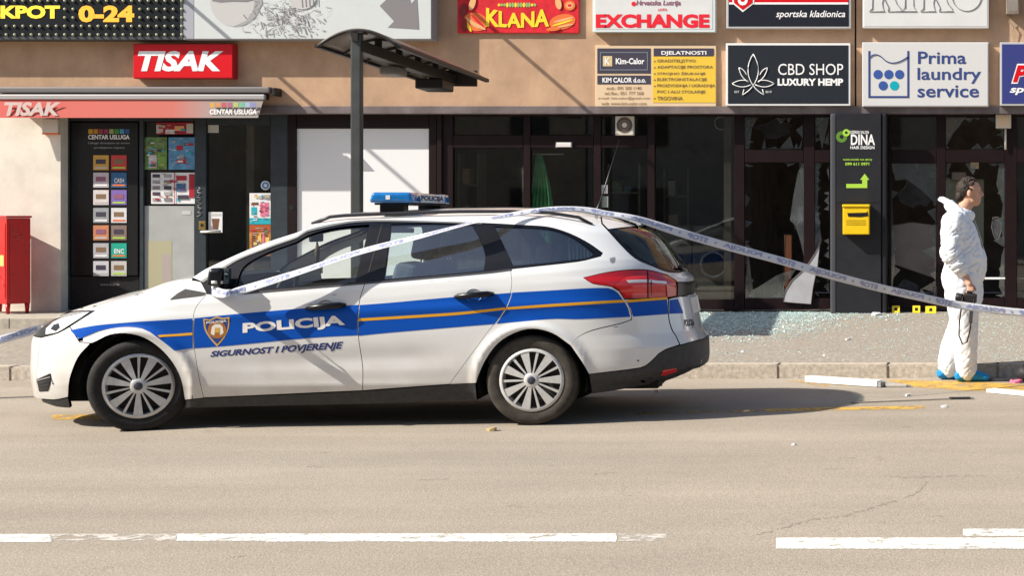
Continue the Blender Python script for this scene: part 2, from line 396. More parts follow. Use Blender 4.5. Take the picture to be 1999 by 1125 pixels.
for (a0, b0, a1, b1) in ((1455, 230, 1567, 291), (1455, 319, 1567, 581), (1592, 230, 1618, 291), (1592, 319, 1618, 581), (1741, 319, 1827, 581), (1848, 230, 1960, 291), (1848, 319, 1960, 581)):
    W2, H2 = a1 - a0, b1 - b0; per_ = 2 * (W2 + H2); s_ = 0
    while s_ < per_:
        wd = fr_.uniform(6, 30); ln = fr_.uniform(2, 18) * (1.8 if fr_.random() < .15 else 1); s2 = min(per_, s_ + wd)
        def edge(q, d):
            if q < W2: return (a0 + q, b0 + d)
            if q < W2 + H2: return (a1 - d, b0 + q - W2)
            if q < 2 * W2 + H2: return (a1 - (q - W2 - H2), b1 - d)
            return (a0 + d, b1 - (q - 2 * W2 - H2))
        if fr_.random() < .55 and int(s_ < W2) == int(s2 <= W2) : 
            try: shard([edge(s_, 0), edge(s2 - .1, 0), edge(s_ + (s2 - s_) * fr_.uniform(.2, .8), min(ln, W2 * .4))], .045 + fr_.uniform(0, .02))
            except Exception: pass
        s_ = s2
# dark pillar
m_pill = M('charcoal_cladding', (.019, .020, .024), .42, var=.2, vscale=4); m_pill_lit = M('charcoal_sunlit', (.085, .088, .10), .35, .3)
YP = YW - .12
pil = thing('clad_pillar', 'charcoal clad pillar between the two wrecked shop windows with green arrow', 'pillar', F(1675, 608, YP))
x0, x1, z0, z1 = rect(1633, 224, 1720, 609, YP)
box('cladding', x0, x1, YP, YP + .5, z0 - .03, z1 + .02, m_pill, pil, .006)
box('edge_strip', x0 - .085, x0 - .002, YP + .012, YP + .49, z0 - .03, z1 + .02, m_pill_lit, pil, .03, seg=3); box('edge_strip', x1 + .002, x1 + .075, YP + .012, YP + .49, z0 - .03, z1 + .02, m_pill, pil, .03, seg=3)  # left strip coloured lighter to show light falling from the left
xa_, xb_, za_, zb_ = rect(1634, 394, 1719, 397, YP); box('seam', xa_, xb_, YP - .0025, YP + .01, za_, zb_, m_black, pil)
m_lime = M('lime_print', (.36, .60, .06), .5); m_pwhite = M('white_print', (.80, .80, .80), .5); m_olive = M('olive_print', (.10, .22, .03), .5)
yt = YP - .003
ptext('DINA', (1661, 262, 1708, 283), yt, m_pwhite, pil, .025, 0); ptext('FRIZERSKI SALON', (1656, 255, 1696, 261), yt, m_pwhite, pil, .015); ptext('HAIR DESIGN', (1660, 285, 1707, 291), yt, m_pwhite, pil, .02)
ptext('NARUDZBE NA BROJ', (1646, 310, 1702, 314), yt, m_lime, pil, .02); ptext('099 611 0971', (1650, 317, 1697, 323), yt, m_lime, pil, .03)
ppoly('arrow', [(1652, 359), (1683, 359), (1683, 351), (1679, 351), (1688, 339), (1697, 351), (1693, 351), (1693, 367), (1652, 367)], yt, .002, m_lime, pil)
def disc(name, cx, cy, r, Y, mat, parent, r2=0.0, n=28):
    o_ = [(cx + r * math.cos(2 * math.pi * k / n), cy + r * math.sin(2 * math.pi * k / n)) for k in range(n)]
    i_ = [[(cx + r2 * math.cos(2 * math.pi * k / n), cy + r2 * math.sin(2 * math.pi * k / n)) for k in range(n)]] if r2 else []
    return ppoly(name, o_, Y, .002, mat, parent, holes=i_)
disc('emblem', 1643, 267, 11, yt, m_olive, pil, 4); disc('emblem', 1652, 259, 7, yt - .003, m_lime, pil, 3)
# yellow letter box
m_yel = M('yellow_enamel', (.80, .52, .01), .4, var=.08, vscale=8)
mb = thing('letter_box', 'small yellow letter box fixed to the charcoal pillar', 'letter box', F(1671, 458, YP - .14))
x0, x1, z0, z1 = rect(1645, 400, 1697, 458, YP - .14); box('case', x0, x1, YP - .14, YP - .002, z0, z1 - .03, m_yel, mb, .012); box('lid', x0 - .006, x1 + .006, YP - .155, YP - .002, z1 - .029, z1 + .006, m_yel, mb, .01)
ym = YP - .1435
ppoly('slot', [(1654, 416), (1691, 415), (1693, 412), (1695, 422), (1680, 424), (1656, 423)], ym, .003, m_black, mb); m_ydk = M('yellow_print', (.30, .19, .01), .6)
for k in range(3): ppoly('ridge', [(1652, 430 + k * 4), (1690, 430 + k * 4), (1690, 431 + k * 4), (1652, 431 + k * 4)], ym, .003, m_ydk, mb)

# ------------------------------------------------------------------ signs on the fascia
m_alu = M('sign_frame_aluminium', (.62, .62, .62), .4, .4); m_red = M('red_acrylic', (.60, .005, .012), .35, var=.05); m_navy = M('navy_print', (.035, .06, .20), .45)
def sign(name, label, r, p, face, frame=None, fw=4, cat='sign', side=None):
    Yf = YW - p
    t = thing(name, label, cat, F((r[0] + r[2]) / 2, r[3], Yf))
    if frame:
        pbox('frame', r, Yf, p - .003, frame, t, .006)
        pbox('panel', (r[0] + fw, r[1] + fw, r[2] - fw, r[3] - fw), Yf - .004, .02, face, t)
        return t, Yf - .007
    pbox('panel', r, Yf, p - .003, side or face, t, .006)
    if side: pbox('face', (r[0] + 1, r[1] + 1, r[2] - 1, r[3] - 1), Yf - .004, .01, face, t); return t, Yf - .007
    return t, Yf - .003
# lamp matrix board
m_mat = M('matrix_board', (.008, .011, .014), .7, spec=.1); m_bulb = M('lamp_bulb', (.42, .42, .30), .25); m_lit = M('lit_lamp_yellow', (.85, .62, .05), .4, emit=.25); m_lit2 = M('lit_lamp_amber', (.85, .40, .04), .4, emit=.25)
t, y = sign('lamp_matrix_sign', 'black lamp matrix board with yellow lettering at the top left corner', (-190, -118, 357, 77), .24, m_mat, M('matrix_frame', (.055, .065, .07), .5), 7)
ptext('JACKPOT', (-78, 10, 117, 43), y - .002, m_lit, t, .05); ptext('0-24', (153, 10, 262, 43), y - .002, m_lit2, t, .05)
bp_ = None
for r_ in range(-2, 4):
    for c_ in range(-2, 22):
        px, py = 13 + c_ * 16.3, 17.5 + (r_ - 0) * 16.6
        if 8 < py < 46 and (px < 119 or 150 < px < 264): continue
        X, Y_, Z = F(px, py, y)
        if bp_ is None:
            bm = bmesh.new(); bmesh.ops.create_icosphere(bm, subdivisions=1, radius=.021); bp_ = from_bm('bulb', bm, m_bulb, t, True); o = bp_
        else: o = link(bp_.copy())
        o.location = (X, Y_ - .006, Z)
# big white arrow billboard
m_bill = M('billboard_vinyl', (.55, .585, .585), .5, var=.05, vscale=2); m_grey = M('grey_print', (.20, .19, .20), .6); m_lgrey = M('light_grey_print', (.48, .475, .47), .6); m_mgrey = M('mid_grey_print', (.33, .325, .33), .6)
t, y = sign('arrow_billboard', 'large white billboard with grey arrow and straw picture above the red sign', (358, -118, 843, 77), .24, m_bill, M('billboard_frame', (.30, .30, .31), .5), 2)
ppoly('margin', [(360, -110), (378, -110), (378, 75), (360, 75)], y, .002, M('billboard_margin', (.34, .35, .40), .5), t)
ppoly('arrow', [(741, 11), (761, -8), (700, -80), (736, -110), (795, -30), (802, 7), (814, -6), (818, 57), (757, 53), (769, 41)], y, .002, m_grey, t)
bowl = [(415 + 50 * math.cos(a) + 45, 2 + 50 * math.sin(a)) for a in np.linspace(0, math.pi, 18)]
ppoly('bowl', bowl + [(411, -30), (508, -30)], y, .002, m_lgrey, t)
ppoly('bowl_shade', [(508, -20), (512, 6), (498, 33), (478, 48), (455, 51), (480, 40), (494, 20), (499, -20)], y - .002, .002, m_mgrey, t)
ppoly('bowl_rim', [(414, 1), (430, 4), (455, 2), (480, 3), (508, -4), (506, -9), (414, -8)], y - .003, .002, m_grey, t)
vs, fs = [], []
for k in range(300):
    q = random.random(); px = 500 + random.gauss(55, 38); py = random.gauss(36, 20)
    if not (470 < px < 640 and -10 < py < 73): continue
    a = random.uniform(-1.0, 1.6); l = random.uniform(5, 15); w = random.uniform(.7, 1.8)
    dx, dy = math.cos(a) * l, math.sin(a) * l
    b0 = len(vs)
    for qx, qy in ((px, py), (px + dx, py + dy), (px + dx + w, py + dy - w), (px + w, py - w)): vs.append(F(qx, min(74, qy), y - .001 - .004 * random.random()))
    fs.append((b0, b0 + 1, b0 + 2, b0 + 3))
o = mesh('straw_print', vs, fs, m_grey, t); o['kind'] = 'stuff'; o.data.materials.append(m_lgrey); o.data.materials.append(m_mgrey)
for i, p in enumerate(o.data.polygons): p.material_index = i % 3
ppoly('egg_print', [(590 + 28 * math.cos(a), -8 + 26 * math.sin(a)) for a in np.linspace(0, 6.28, 20)[:-1]], y - .006, .001, m_lgrey, t)
for k in range(5): ppoly('egg_line', [(586 + k * 8, -28), (588 + k * 8, -28), (592 + k * 7, 14 - k), (590 + k * 7, 14 - k)], y - .008, .001, m_grey, t)
# red box sign
t, y = sign('red_box_sign', 'red illuminated box sign with white italic lettering above the awning', (260, 85, 455, 153), .14, m_red, M('red_sign_edge', (.45, .010, .02), .4), 2)
ptext('TISAK', (269, 99, 436, 139), y, M('white_acrylic', (.80, .82, .83), .4), t, .045, .22)
# red banner
m_ban = M('red_banner', (.64, .018, .028), .5, var=.25, vscale=7, dark=(.45, .01, .02)); m_by = M('banner_yellow', (.85, .62, .03), .5); m_bo = M('banner_orange', (.72, .16, .04), .5); m_bp = M('banner_pale', (.72, .40, .18), .5); m_bg = M('banner_green', (.30, .42, .16), .5)
t, y = sign('food_banner', 'red banner with yellow lettering and food pictures above the dark windows', (893, -118, 1130, 64), .04, m_ban)
vs, fs = text_data('KLANA', .035, 0)
x0, x1, z0, z1 = rect(949, 17, 1072, 54, y)
mesh('lettering', [(x0 + u * (x1 - x0), y - .003, z0 + v * (z1 - z0) * (1 - .22 * math.sin(u * math.pi)) + .02 * abs(u - .5) * 2) for u, v in vs], fs, m_by, t)
for k in range(14): ppoly('ornament', [(974 + k * 5.4 + 2.6 * math.cos(a), 9 + (5 if 2 < k < 12 else 3) * math.sin(a)) for a in np.linspace(0, 6.28, 9)[:-1]], y - .002, .001, m_bg if k % 3 else m_by, t)
def blobs(cx, cy, spec):
    for k, (dx, dy, rx, ry, a, mt) in enumerate(spec):
        ppoly('food_print', [(cx + dx + rx * math.cos(q) * math.cos(a) - ry * math.sin(q) * math.sin(a), cy + dy + rx * math.cos(q) * math.sin(a) + ry * math.sin(q) * math.cos(a)) for q in np.linspace(0, 6.28, 15)[:-1]], y - .002 - .0012 * k, .001, mt, t)
blobs(928, 42, [(0, 0, 25, 18, .2, m_bo), (-6, 2, 17, 3, .7, m_bp), (4, -2, 18, 3, .8, m_ban), (6, 8, 16, 3, .5, m_bp), (-14, 8, 13, 3, 1.1, m_by), (-24, -22, 8, 14, .2, M('banner_dark', (.22, .02, .02), .5)), (-22, 6, 6, 14, 0, MATS['banner_dark']), (-6, -36, 6, 14, .3, m_bp)])
blobs(1098, 42, [(0, 0, 26, 15, -.2, m_bo), (2, -4, 20, 2.2, -.25, m_bp), (0, 2, 22, 2, -.3, m_by), (4, 8, 18, 2, -.2, m_bp), (14, -32, 11, 10, 0, m_bo), (14, -32, 7, 6, 0, m_bp), (14, -32, 4, 3, 0, m_ban), (-8, -36, 6, 12, -.2, m_bp), (-18, 14, 14, 4, -.1, m_bo)])
# exchange
t, y = sign('exchange_sign', 'white framed box sign with red capital lettering beside the red banner', (1157, -100, 1396, 62), .12, m_white, M('pale_frame', (.66, .74, .74), .5), 5)
ptext('EXCHANGE', (1163, 27, 1385, 54), y, M('red_print', (.70, .012, .03), .5), t, .05); m_plum = M('plum_print', (.25, .10, .16), .5)
ptext('Hrvatska Lutrija', (1242, 0, 1329, 13), y, m_plum, t, .03, .15); ptext('LOTO', (1285, 16, 1302, 21), y, MATS['red_print'], t, .03); disc('emblem', 1237, 7, 4.5, y, MATS['red_print'], t)
# betting sign
t, y = sign('betting_sign', 'black and red framed betting sign with a red shield and white script', (1418, -100, 1661, 55), .12, M('black_vinyl', (.012, .014, .022), .4), m_alu, 4)
pbox('red_band', (1423, -90, 1656, 4), y, .002, m_red, t); pbox('white_line', (1423, 4, 1656, 8), y, .002, m_pwhite, t)
ppoly('shield_edge', [(1427, -40), (1474, -40), (1472, 6), (1450, 23), (1430, 6)], y - .003, .002, m_pwhite, t); ppoly('shield', [(1430, -38), (1471, -38), (1469, 5), (1450, 19), (1433, 5)], y - .006, .002, m_red, t)
ptext('U', (1440, -20, 1460, 10), y - .009, m_pwhite, t, .04); ptext('sportska kladionica', (1515, 20, 1650, 37), y, m_pwhite, t, .012, .25)
# outlined lettering sign
t, y = sign('outline_letter_sign', 'white sign with thin outlined capital letters above the laundry sign', (1684, -100, 1930, 54), .12, m_white, M('white_frame', (.70, .70, .69), .5), 3)
m_line = M('pencil_line', (.27, .26, .26), .6)
def outline(pts, w=1.4):
    pp = [Vector(F(px, py, y - .002)) for px, py in pts]
    tube('outline', pp, w * .0034, m_line, t, 5, closed=True)
def kshape(x):
    return [(x, 21), (x + 6, 16), (x + 8, -50), (x + 2, -56), (x + 32, -56), (x + 26, -50), (x + 25, -25), (x + 46, -52), (x + 66, -52), (x + 44, -18), (x + 54, 8), (x + 61, 16), (x + 64, 22), (x + 36, 22), (x + 38, 15), (x + 28, -6), (x + 25, 4), (x + 27, 17), (x + 30, 22), (x, 22)]
outline(kshape(1697)); outline([(1760, 22), (1767, 14), (1768, -50), (1762, -56), (1788, -56), (1783, -50), (1783, 12), (1790, 22)]); outline(kshape(1797))
outline([(1887 + 29 * math.cos(a), -10 + 31 * math.sin(a)) for a in np.linspace(0, 6.28, 30)[:-1]])
# yellow services board
m_bge = M('beige_vinyl', (.66, .50, .33), .55); m_vy = M('yellow_vinyl', (.72, .48, .05), .5); m_ink = M('dark_ink', (.05, .045, .07), .5); m_ink2 = M('brown_ink', (.20, .13, .07), .55)
t, y = sign('services_board', 'beige and yellow board listing building services under the exchange sign', (1162, 88, 1398, 208), .03, m_bge)
y -= .001
pbox('yellow_field', (1274, 108, 1397, 200), y, .002, m_vy, t); pbox('dark_field', (1166, 94, 1270, 143), y, .002, m_ink, t)
pbox('heading_field', (1276, 94, 1393, 109.5), y - .002, .002, m_ink, t); pbox('heading_field', (1166, 147, 1270, 164), y, .002, m_ink, t)
ppoly('border', [(1171, 101), (1265, 101), (1265, 137), (1171, 137)], y - .003, .002, M('steel_ink', (.16, .18, .22), .5), t, holes=[[(1173, 103), (1263, 103), (1263, 135), (1173, 135)]])
pbox('logo_square', (1177, 109, 1195, 129), y - .003, .002, M('sand_ink', (.62, .48, .26), .5), t); ptext('K', (1181, 112, 1191, 126), y - .006, m_pwhite, t, .02)
ptext('Kim-Calor', (1202, 113, 1258, 125), y - .003, m_pwhite, t, .03); ptext('KIM CALOR d.o.o.', (1176, 151, 1261, 161), y - .003, m_pwhite, t, .03); ptext('DJELATNOSTI', (1291, 99, 1379, 108.5), y - .005, m_pwhite, t, .025)
for k, (s, x1_) in enumerate((('GRADITELJSTVO', 1358), ('ADAPTACIJE PROSTORA', 1392), ('STROJNO ŽBUKANJE', 1377), ('ELEKTROINSTALACIJE', 1380), ('PROIZVODNJA I UGRADNJA', 1396), ('PVC I ALU STOLARIJE', 1377), ('TRGOVINA', 1333))):
    yy = 115.5 + k * 12.1; ptext(s, (1283, yy, x1_, yy + 7.5), y - .003, m_ink2, t, .015)
    if k != 5: disc('bullet', 1278, yy + 4, 1.6, y - .003, m_ink2, t, n=8)
for k, s in enumerate(('mob.: 091 500 1140', 'tel./fax.: 051 777 568', 'e-mail: kim.calor@gmail.com', 'web: www.kim-calor.com')):
    w_ = (34, 38, 50, 44)[k]; yy = 168.5 + k * 10; ptext(s, (1218 - w_, yy, 1218 + w_, yy + 6.5), y, m_ink2, t, .004)
# leaf sign
m_slate = M('slate_vinyl', (.014, .018, .025), .45)
t, y = sign('leaf_shop_sign', 'slate sign in a white frame with a white leaf outline emblem', (1417, 84, 1660, 206), .10, m_slate, M('white_sign_frame', (.74, .74, .74), .45), 4)
ptext('CBD SHOP', (1519, 124, 1646, 146), y, m_pwhite, t, .0); ptext('LUXURY HEMP', (1518, 153, 1646, 167), y, m_pwhite, t, .045)
def leaf(pts, w=1.9): tube('leaf_outline', [Vector(F(a, b, y - .002)) for a, b in pts], w * .0034, m_pwhite, t, 6)
bz = lambda p0, p1, p2, n=9: [((1 - s) ** 2 * p0[0] + 2 * s * (1 - s) * p1[0] + s * s * p2[0], (1 - s) ** 2 * p0[1] + 2 * s * (1 - s) * p1[1] + s * s * p2[1]) for s in np.linspace(0, 1, n)]
cx = 1470.5
leaf(bz((cx, 105), (cx - 21, 138), (cx + 1, 168)) + bz((cx + 1, 168), (cx + 8, 178), (cx + 21, 185))); leaf(bz((cx, 105), (cx + 21, 138), (cx - 1, 168)) + bz((cx - 1, 168), (cx - 8, 178), (cx - 21, 185)))
for s in (-1, 1):
    leaf(bz((cx + s * 9, 160), (cx + s * 24, 152), (cx + s * 28, 132)) + bz((cx + s * 28, 132), (cx + s * 18, 134), (cx + s * 13, 146)))
    leaf(bz((cx + s * 10, 158), (cx + s * 25, 153), (cx + s * 41, 163)) + bz((cx + s * 41, 163), (cx + s * 24, 175), (cx + s * 4, 165))); leaf([(cx + s * 21, 185), (cx + s * 18, 174)])
ptext('EST', (1434, 177, 1443, 181), y, m_pwhite, t, .0); ptext('2019', (1494, 177, 1506, 181), y, m_pwhite, t, .0)
# laundry sign
t, y = sign('laundry_sign', 'off white laundry sign with a blue tub of dots emblem', (1683, 82, 1930, 208), .10, M('offwhite_vinyl', (.58, .58, .575), .5), M('offwhite_edge', (.60, .59, .58), .5), 2)
ppoly('tub', [(1695, 99), (1699, 99), (1699, 187), (1771, 187), (1771, 99), (1775, 99), (1775, 191), (1695, 191)], y, .002, m_navy, t)
wv = bz((1697, 112), (1708, 100), (1722, 112), 7) + bz((1722, 112), (1740, 134), (1773, 110), 9)[1:]
tube('water_line', [Vector(F(a, b, y - .001)) for a, b in wv], .0072, m_navy, t, 6)
for k, (a, b) in enumerate(((1714, 145), (1735, 145), (1756, 145), (1724, 167))): disc('dot', a, b, 9, y, M('blue_dot', (.035, .085, .30), .5), t)
disc('dot', 1746, 167, 9, y, M('cyan_dot', (.0, .35, .42), .5), t)
ptext('Prima', (1792, 100, 1886, 124.5), y, m_navy, t, .015); ptext('laundry', (1791, 132, 1915, 163), y, m_navy, t, .015); ptext('service', (1791, 166, 1911, 190), y, m_navy, t, .015)
# blue sign at the edge
t, y = sign('blue_betting_sign', 'blue sign in a pale frame with red letter at the right edge', (1952, 82, 2200, 206), .10, M('blue_vinyl', (.035, .045, .19), .45), m_alu, 4)
ptext('P', (1974, 124, 2010, 163), y, m_pwhite, t, .09, .3); ptext('P', (1977, 127, 2007, 160), y - .003, m_red, t, .05, .3); ptext('spo', (1971, 171, 2016, 185), y, m_pwhite, t, .03, .25)

# ------------------------------------------------------------------ awning of the kiosk
m_cas = M('awning_cassette', (.16, .15, .15), .45, .2); m_bar = M('awning_bar', (.42, .40, .40), .4, .4)
def valance():
    m = bpy.data.materials.new('awning_valance'); m.use_nodes = True; nt = m.node_tree; b = nt.nodes['Principled BSDF']
    tc = nt.nodes.new('ShaderNodeTexCoord'); s = nt.nodes.new('ShaderNodeSeparateXYZ'); mr = nt.nodes.new('ShaderNodeMapRange'); r = nt.nodes.new('ShaderNodeValToRGB')
    nt.links.new(tc.outputs['Object'], s.inputs[0]); nt.links.new(s.outputs[0], mr.inputs[0]); mr.inputs[1].default_value = F(0, 0, 20)[0]; mr.inputs[2].default_value = F(510, 0, 20)[0]
    nt.links.new(mr.outputs[0], r.inputs[0]); e = r.color_ramp.elements; e[0].position = 0; e[0].color = (.50, .085, .07, 1); e[1].position = .62; e[1].color = (.44, .11, .085, 1)
    q = r.color_ramp.elements.new(.80); q.color = (.26, .23, .22, 1); nt.links.new(r.outputs[0], b.inputs['Base Color']); b.inputs['Roughness'].default_value = .8
    return m
YA = YW - .25
aw = thing('kiosk_awning', 'faded red awning with dark cassette over the kiosk front', 'awning', F(260, 230, YA))
pbox('cassette', (-4, 169, 526, 181), YA + .05, .19, m_cas, aw, .02); pbox('front_bar', (-8, 184, 516, 194), YA, .06, m_bar, aw, .012); pbox('light_gap_filler', (0, 182, 514, 193), YA + .062, .17, m_black, aw)  # inner roll filled out as a block to stop sun leaking over the bar
xA, xB, z0, z1 = rect(-6, 194, 513, 230, YA)
mesh('valance', [(xA, YA + .02, z1), (xB, YA + .02, z1), (xB - .05, YA - .03, z0), (xA, YA - .03, z0), (xA, YA + .026, z1), (xB, YA + .026, z1), (xB - .05, YA - .024, z0), (xA, YA - .024, z0)], [(0, 3, 2, 1), (4, 5, 6, 7), (3, 7, 6, 2), (1, 2, 6, 5), (0, 4, 7, 3)], valance(), aw)
m_wf = M('faded_white_print', (.58, .46, .43), .6)
ptext('TISAK', (8, 199, 118, 226), YA - .034, m_wf, aw, .04, .22); ptext('CENTAR USLUGA', (409, 213, 501, 223), YA - .034, m_pwhite, aw, .03, .1)
cols = [(.62, .36, .08), (.62, .28, .12), (.50, .10, .12), (.42, .12, .22), (.40, .50, .14), (.16, .46, .30), (.30, .46, .62), (.25, .25, .5)]
for k in range(8): pbox('colour_tab', (410 + k * 11.4, 200, 419 + k * 11.4, 209), YA - .034, .002, M('tab_%d' % k, cols[k], .5), aw)
for px in (504, 20): tube('arm', [F(px, 178, YW - .02), F(px, 190, YA + .06)], .018, m_cas, aw)
box('end_cap', F(527, 0, YA)[0], F(534, 0, YA)[0], YA + .06, YW - .004, F(0, 186, YA)[2], F(0, 170, YA)[2], m_black, aw, .01)
# two bare flagpoles high on the facade
for px, nm in ((212, 'slim grey flagpole jutting from the wall above the matrix board'), (738, 'slim grey flagpole jutting from the wall above the white billboard')):
    fp = thing('flagpole', nm, 'flagpole', F(px, -136, YW)); X, Y_, Z = F(px, -140, YW)
    tube('pole', [(X, YW - .03, Z), (X, YW - 2.15, Z)], .026, m_alu, fp); box('bracket', X - .05, X + .05, YW - .03, YW - .002, Z - .1, Z + .1, m_alu, fp, .005)

# ------------------------------------------------------------------ the other side of the street, behind the viewer
m_opp = [M('opposite_ochre', (.42, .35, .26), .95, var=.2, vscale=1.5), M('opposite_grey', (.36, .34, .31), .95, var=.2, vscale=1.5), M('opposite_brick', (.36, .26, .20), .95, var=.2, vscale=1.5)]
m_owin = M('opposite_window', (.03, .035, .04), .1)
for b_, (x0, x1, h_, lb) in enumerate(((-42, -15, 11, 'ochre building across the street far to the left'), (-14.9, 12, 13, 'grey building across the street straight opposite the shops'), (12.1, 42, 10, 'brick coloured building across the street far to the right'))):
    ob = thing('opposite_building', lb, 'building', ((x0 + x1) / 2, -18, 0)); box('wall', x0, x1, -28, -18, -.2, h_, m_opp[b_], ob); box('roof_slab', x0 - .3, x1 + .3, -28.3, -17.6, h_ + .002, h_ + .3, m_opp[1], ob)
    n_ = int((x1 - x0) / 4.5)
    for k in range(n_):
        for f_ in range(int(h_ / 3.2)): xx = x0 + 1.6 + k * 4.5; box('window', xx, xx + 1.5, -17.99, -17.95, 1 + f_ * 3.2, 2.6 + f_ * 3.2, m_owin, ob)
# ================================================================== THINGS AT THE SHOPFRONTS
m_paper = M('paper', (.68, .68, .69), .6, var=.06); YI = YS + .036
# information board of the kiosk
ib = thing('information_board', 'tall black board with two columns of coloured logo tiles left of the kiosk window', 'board', F(205, 600, YS))
yb_ = YS - .012
pbox('board', (139, 239, 269, 538), yb_, .03, M('black_board', (.011, .011, .012), .3), ib, .004)
y = yb_ - .003
for k in range(8): pbox('colour_tab', (172.5 + k * 10.2, 252, 181 + k * 10.2, 261), y, .002, M('tabd_%d' % k, [(.55, .32, .02), (.50, .24, .03), (.30, .05, .06), (.26, .03, .14), (.32, .36, .12), (.05, .28, .06), (.08, .30, .48), (.03, .10, .30)][k], .5), ib)
ptext('CENTAR USLUGA', (172, 263, 253, 272), y, m_pwhite, ib, .03); ptext('Usluge dostupne na ovom', (172, 277, 253, 282), y, m_mgrey, ib, .005); ptext('prodajnom mjestu', (184, 286, 243, 291), y, m_mgrey, ib, .005); ptext('www.tisak.hr', (196, 553, 234, 558), YS + .017, m_mgrey, ib, .0)
tiles = [((.56, .33, .06), ''), ((.52, .05, .045), ''), ((.52, .47, .50), ''), ((.03, .12, .26), 'CASH'), ((.62, .57, .56), ''), ((.20, .13, .42), ''), ((.30, .32, .34), ''), ((.62, .62, .63), ''), ((.52, .22, .11), ''), ((.22, .16, .14), ''), ((.42, .42, .45), ''), ((.02, .36, .26), 'ENC'), ((.55, .54, .58), ''), ((.50, .49, .47), '')]
rows = [303, 337, 371, 406, 440, 475, 510]
for k, (c, s) in enumerate(tiles):
    r_, c_ = divmod(k, 2); x0 = 182 + c_ * 35; y0 = rows[r_]
    ti = pbox('tile', (x0, y0, x0 + 30, y0 + 29), y - .003, .005, M('tile_%d' % k, c, .4, var=.12, vscale=30), ib)
    lum = sum(c); ink = m_ink if lum > 1.1 else m_pwhite
    if s: ptext(s, (x0 + 6, y0 + 11, x0 + 25, y0 + 20), y - .006, ink, ib, .02)
    else: pbox('tile_print', (x0 + 5, y0 + 8, x0 + 24, y0 + 17), y - .006, .002, [m_ink, m_ink2, m_plum][k % 3], ib)
    pbox('tile_print', (x0 + 3, y0 + 23, x0 + 27, y0 + 26), y - .006, .002, [m_lgrey, m_lime, m_pwhite, m_bo][k % 4], ib)
# posters behind the kiosk glass: each one a thing
def poster(name, label, r, base, prints, Y=None, cat='poster', rot=0):
    Y = YS + .027 if Y is None else Y
    t = thing(name, label, cat, F((r[0] + r[2]) / 2, r[3], Y)); pbox('sheet', r, Y, .004, base, t)
    for k, (q, mt) in enumerate(prints):
        pbox('print', (r[0] + q[0] * (r[2] - r[0]), r[1] + q[1] * (r[3] - r[1]), r[0] + q[2] * (r[2] - r[0]), r[1] + q[3] * (r[3] - r[1])), Y - .002 - .0006 * k, .002, mt, t)
    pr_ = random.Random(int(r[0] * 7 + r[1])); w_, h_ = r[2] - r[0], r[3] - r[1]
    for k in range(int(min(26, w_ * h_ / 90)) if cat == 'poster' else 0):           # small print
        a = r[0] + pr_.uniform(.03, .8) * w_; b = r[1] + pr_.uniform(.03, .9) * h_; pw = pr_.uniform(2, 9); ph = pr_.choice((1, 1, 1.4, 3, 4.5))
        pbox('print', (a, b, min(a + pw, r[2] - .5), min(b + ph, r[3] - .5)), Y - .006 - .0003 * k, .0012, pr_.choice((m_ink, m_pwhite, m_lgrey, m_rd, m_yl, m_tl, m_mgrey, m_cof)), t)
    return t
m_cof = M('coffee_print', (.16, .07, .04), .5)
m_sky_ = M('poster_blue', (.10, .28, .48), .4, var=.4, vscale=9); m_grn = M('poster_green', (.14, .24, .08), .4, var=.6, vscale=12); m_rd = M('poster_red', (.36, .02, .04), .4); m_pk = M('poster_pink', (.62, .16, .26), .5); m_tl = M('poster_teal', (.02, .34, .42), .5); m_or = M('poster_orange', (.48, .20, .04), .5, var=.6, vscale=14); m_yl = M('poster_yellow', (.66, .46, .14), .5)
poster('poster', 'small red and white poster at the top of the kiosk window', (305, 239, 377, 262), m_rd, [((.0, .2, .18, .9), m_lgrey), ((.25, .6, .5, .95), m_paper), ((.5, .3, .75, .7), m_bp), ((.82, .1, 1, .9), m_lgrey)])
poster('poster', 'dark green leafy poster in the kiosk window', (281, 268, 326, 331), m_grn, [((.1, .3, .5, .5), M('poster_olive', (.18, .2, .1), .5, var=.5, vscale=20)), ((.2, .55, .55, .95), m_lgrey), ((.6, .4, .95, .9), M('poster_leaf', (.16, .30, .06), .5)), ((.3, .75, .5, .9), m_pk)])
poster('poster', 'bright blue poster with red marks in the kiosk window', (329, 268, 380, 331), m_sky_, [((.3, .25, .55, .4), m_rd), ((.7, .18, .95, .26), m_rd), ((.3, .68, .65, .8), m_rd), ((.35, .72, .55, .77), m_paper)])
pr = []
for i in range(2):
    for j in range(5): pr.append(((.03 + i * .26, .05 + j * .19, .2 + i * .26, .16 + j * .19), [m_ink, m_mgrey, m_grey][(i + j) % 3]))
pr += [((.57, .1, .8, .25), m_rd), ((.57, .35, .78, .6), M('poster_navy', (.05, .12, .25), .5)), ((.86, .05, .98, .8), m_rd), ((.6, .72, .85, .85), m_ink), ((.52, 0, .535, 1), m_rd)]
poster('price_sheet', 'white sheet of product pictures under the blue poster in the kiosk window', (295, 337, 381, 398), m_paper, pr, cat='poster')
poster('grey_panel', 'plain pale grey panel closing the lower part of the kiosk window', (282, 402, 379, 592), M('grey_frosted', (.36, .375, .37), .3, var=.1, vscale=4), [((.06, .36, .55, .85), M('yellow_reflection', (.38, .36, .24), .4)), ((.35, .5, .52, .78), M('pink_reflection', (.37, .32, .31), .4)), ((.75, .05, .93, .09), m_lgrey)], cat='panel')  # yellow patch with its pink part is a reflection painted on the panel
pc = poster('door_notice', 'white notice with brown cup picture on the kiosk door', (407, 414, 434, 454), m_paper, [], cat='notice'); ppoly('cup_print', [(413, 427), (428, 427), (425, 448), (416, 448)], YS + .024, .002, m_cof, pc); pbox('print', (411, 417, 431, 421), YS + .024, .002, m_lgrey, pc)
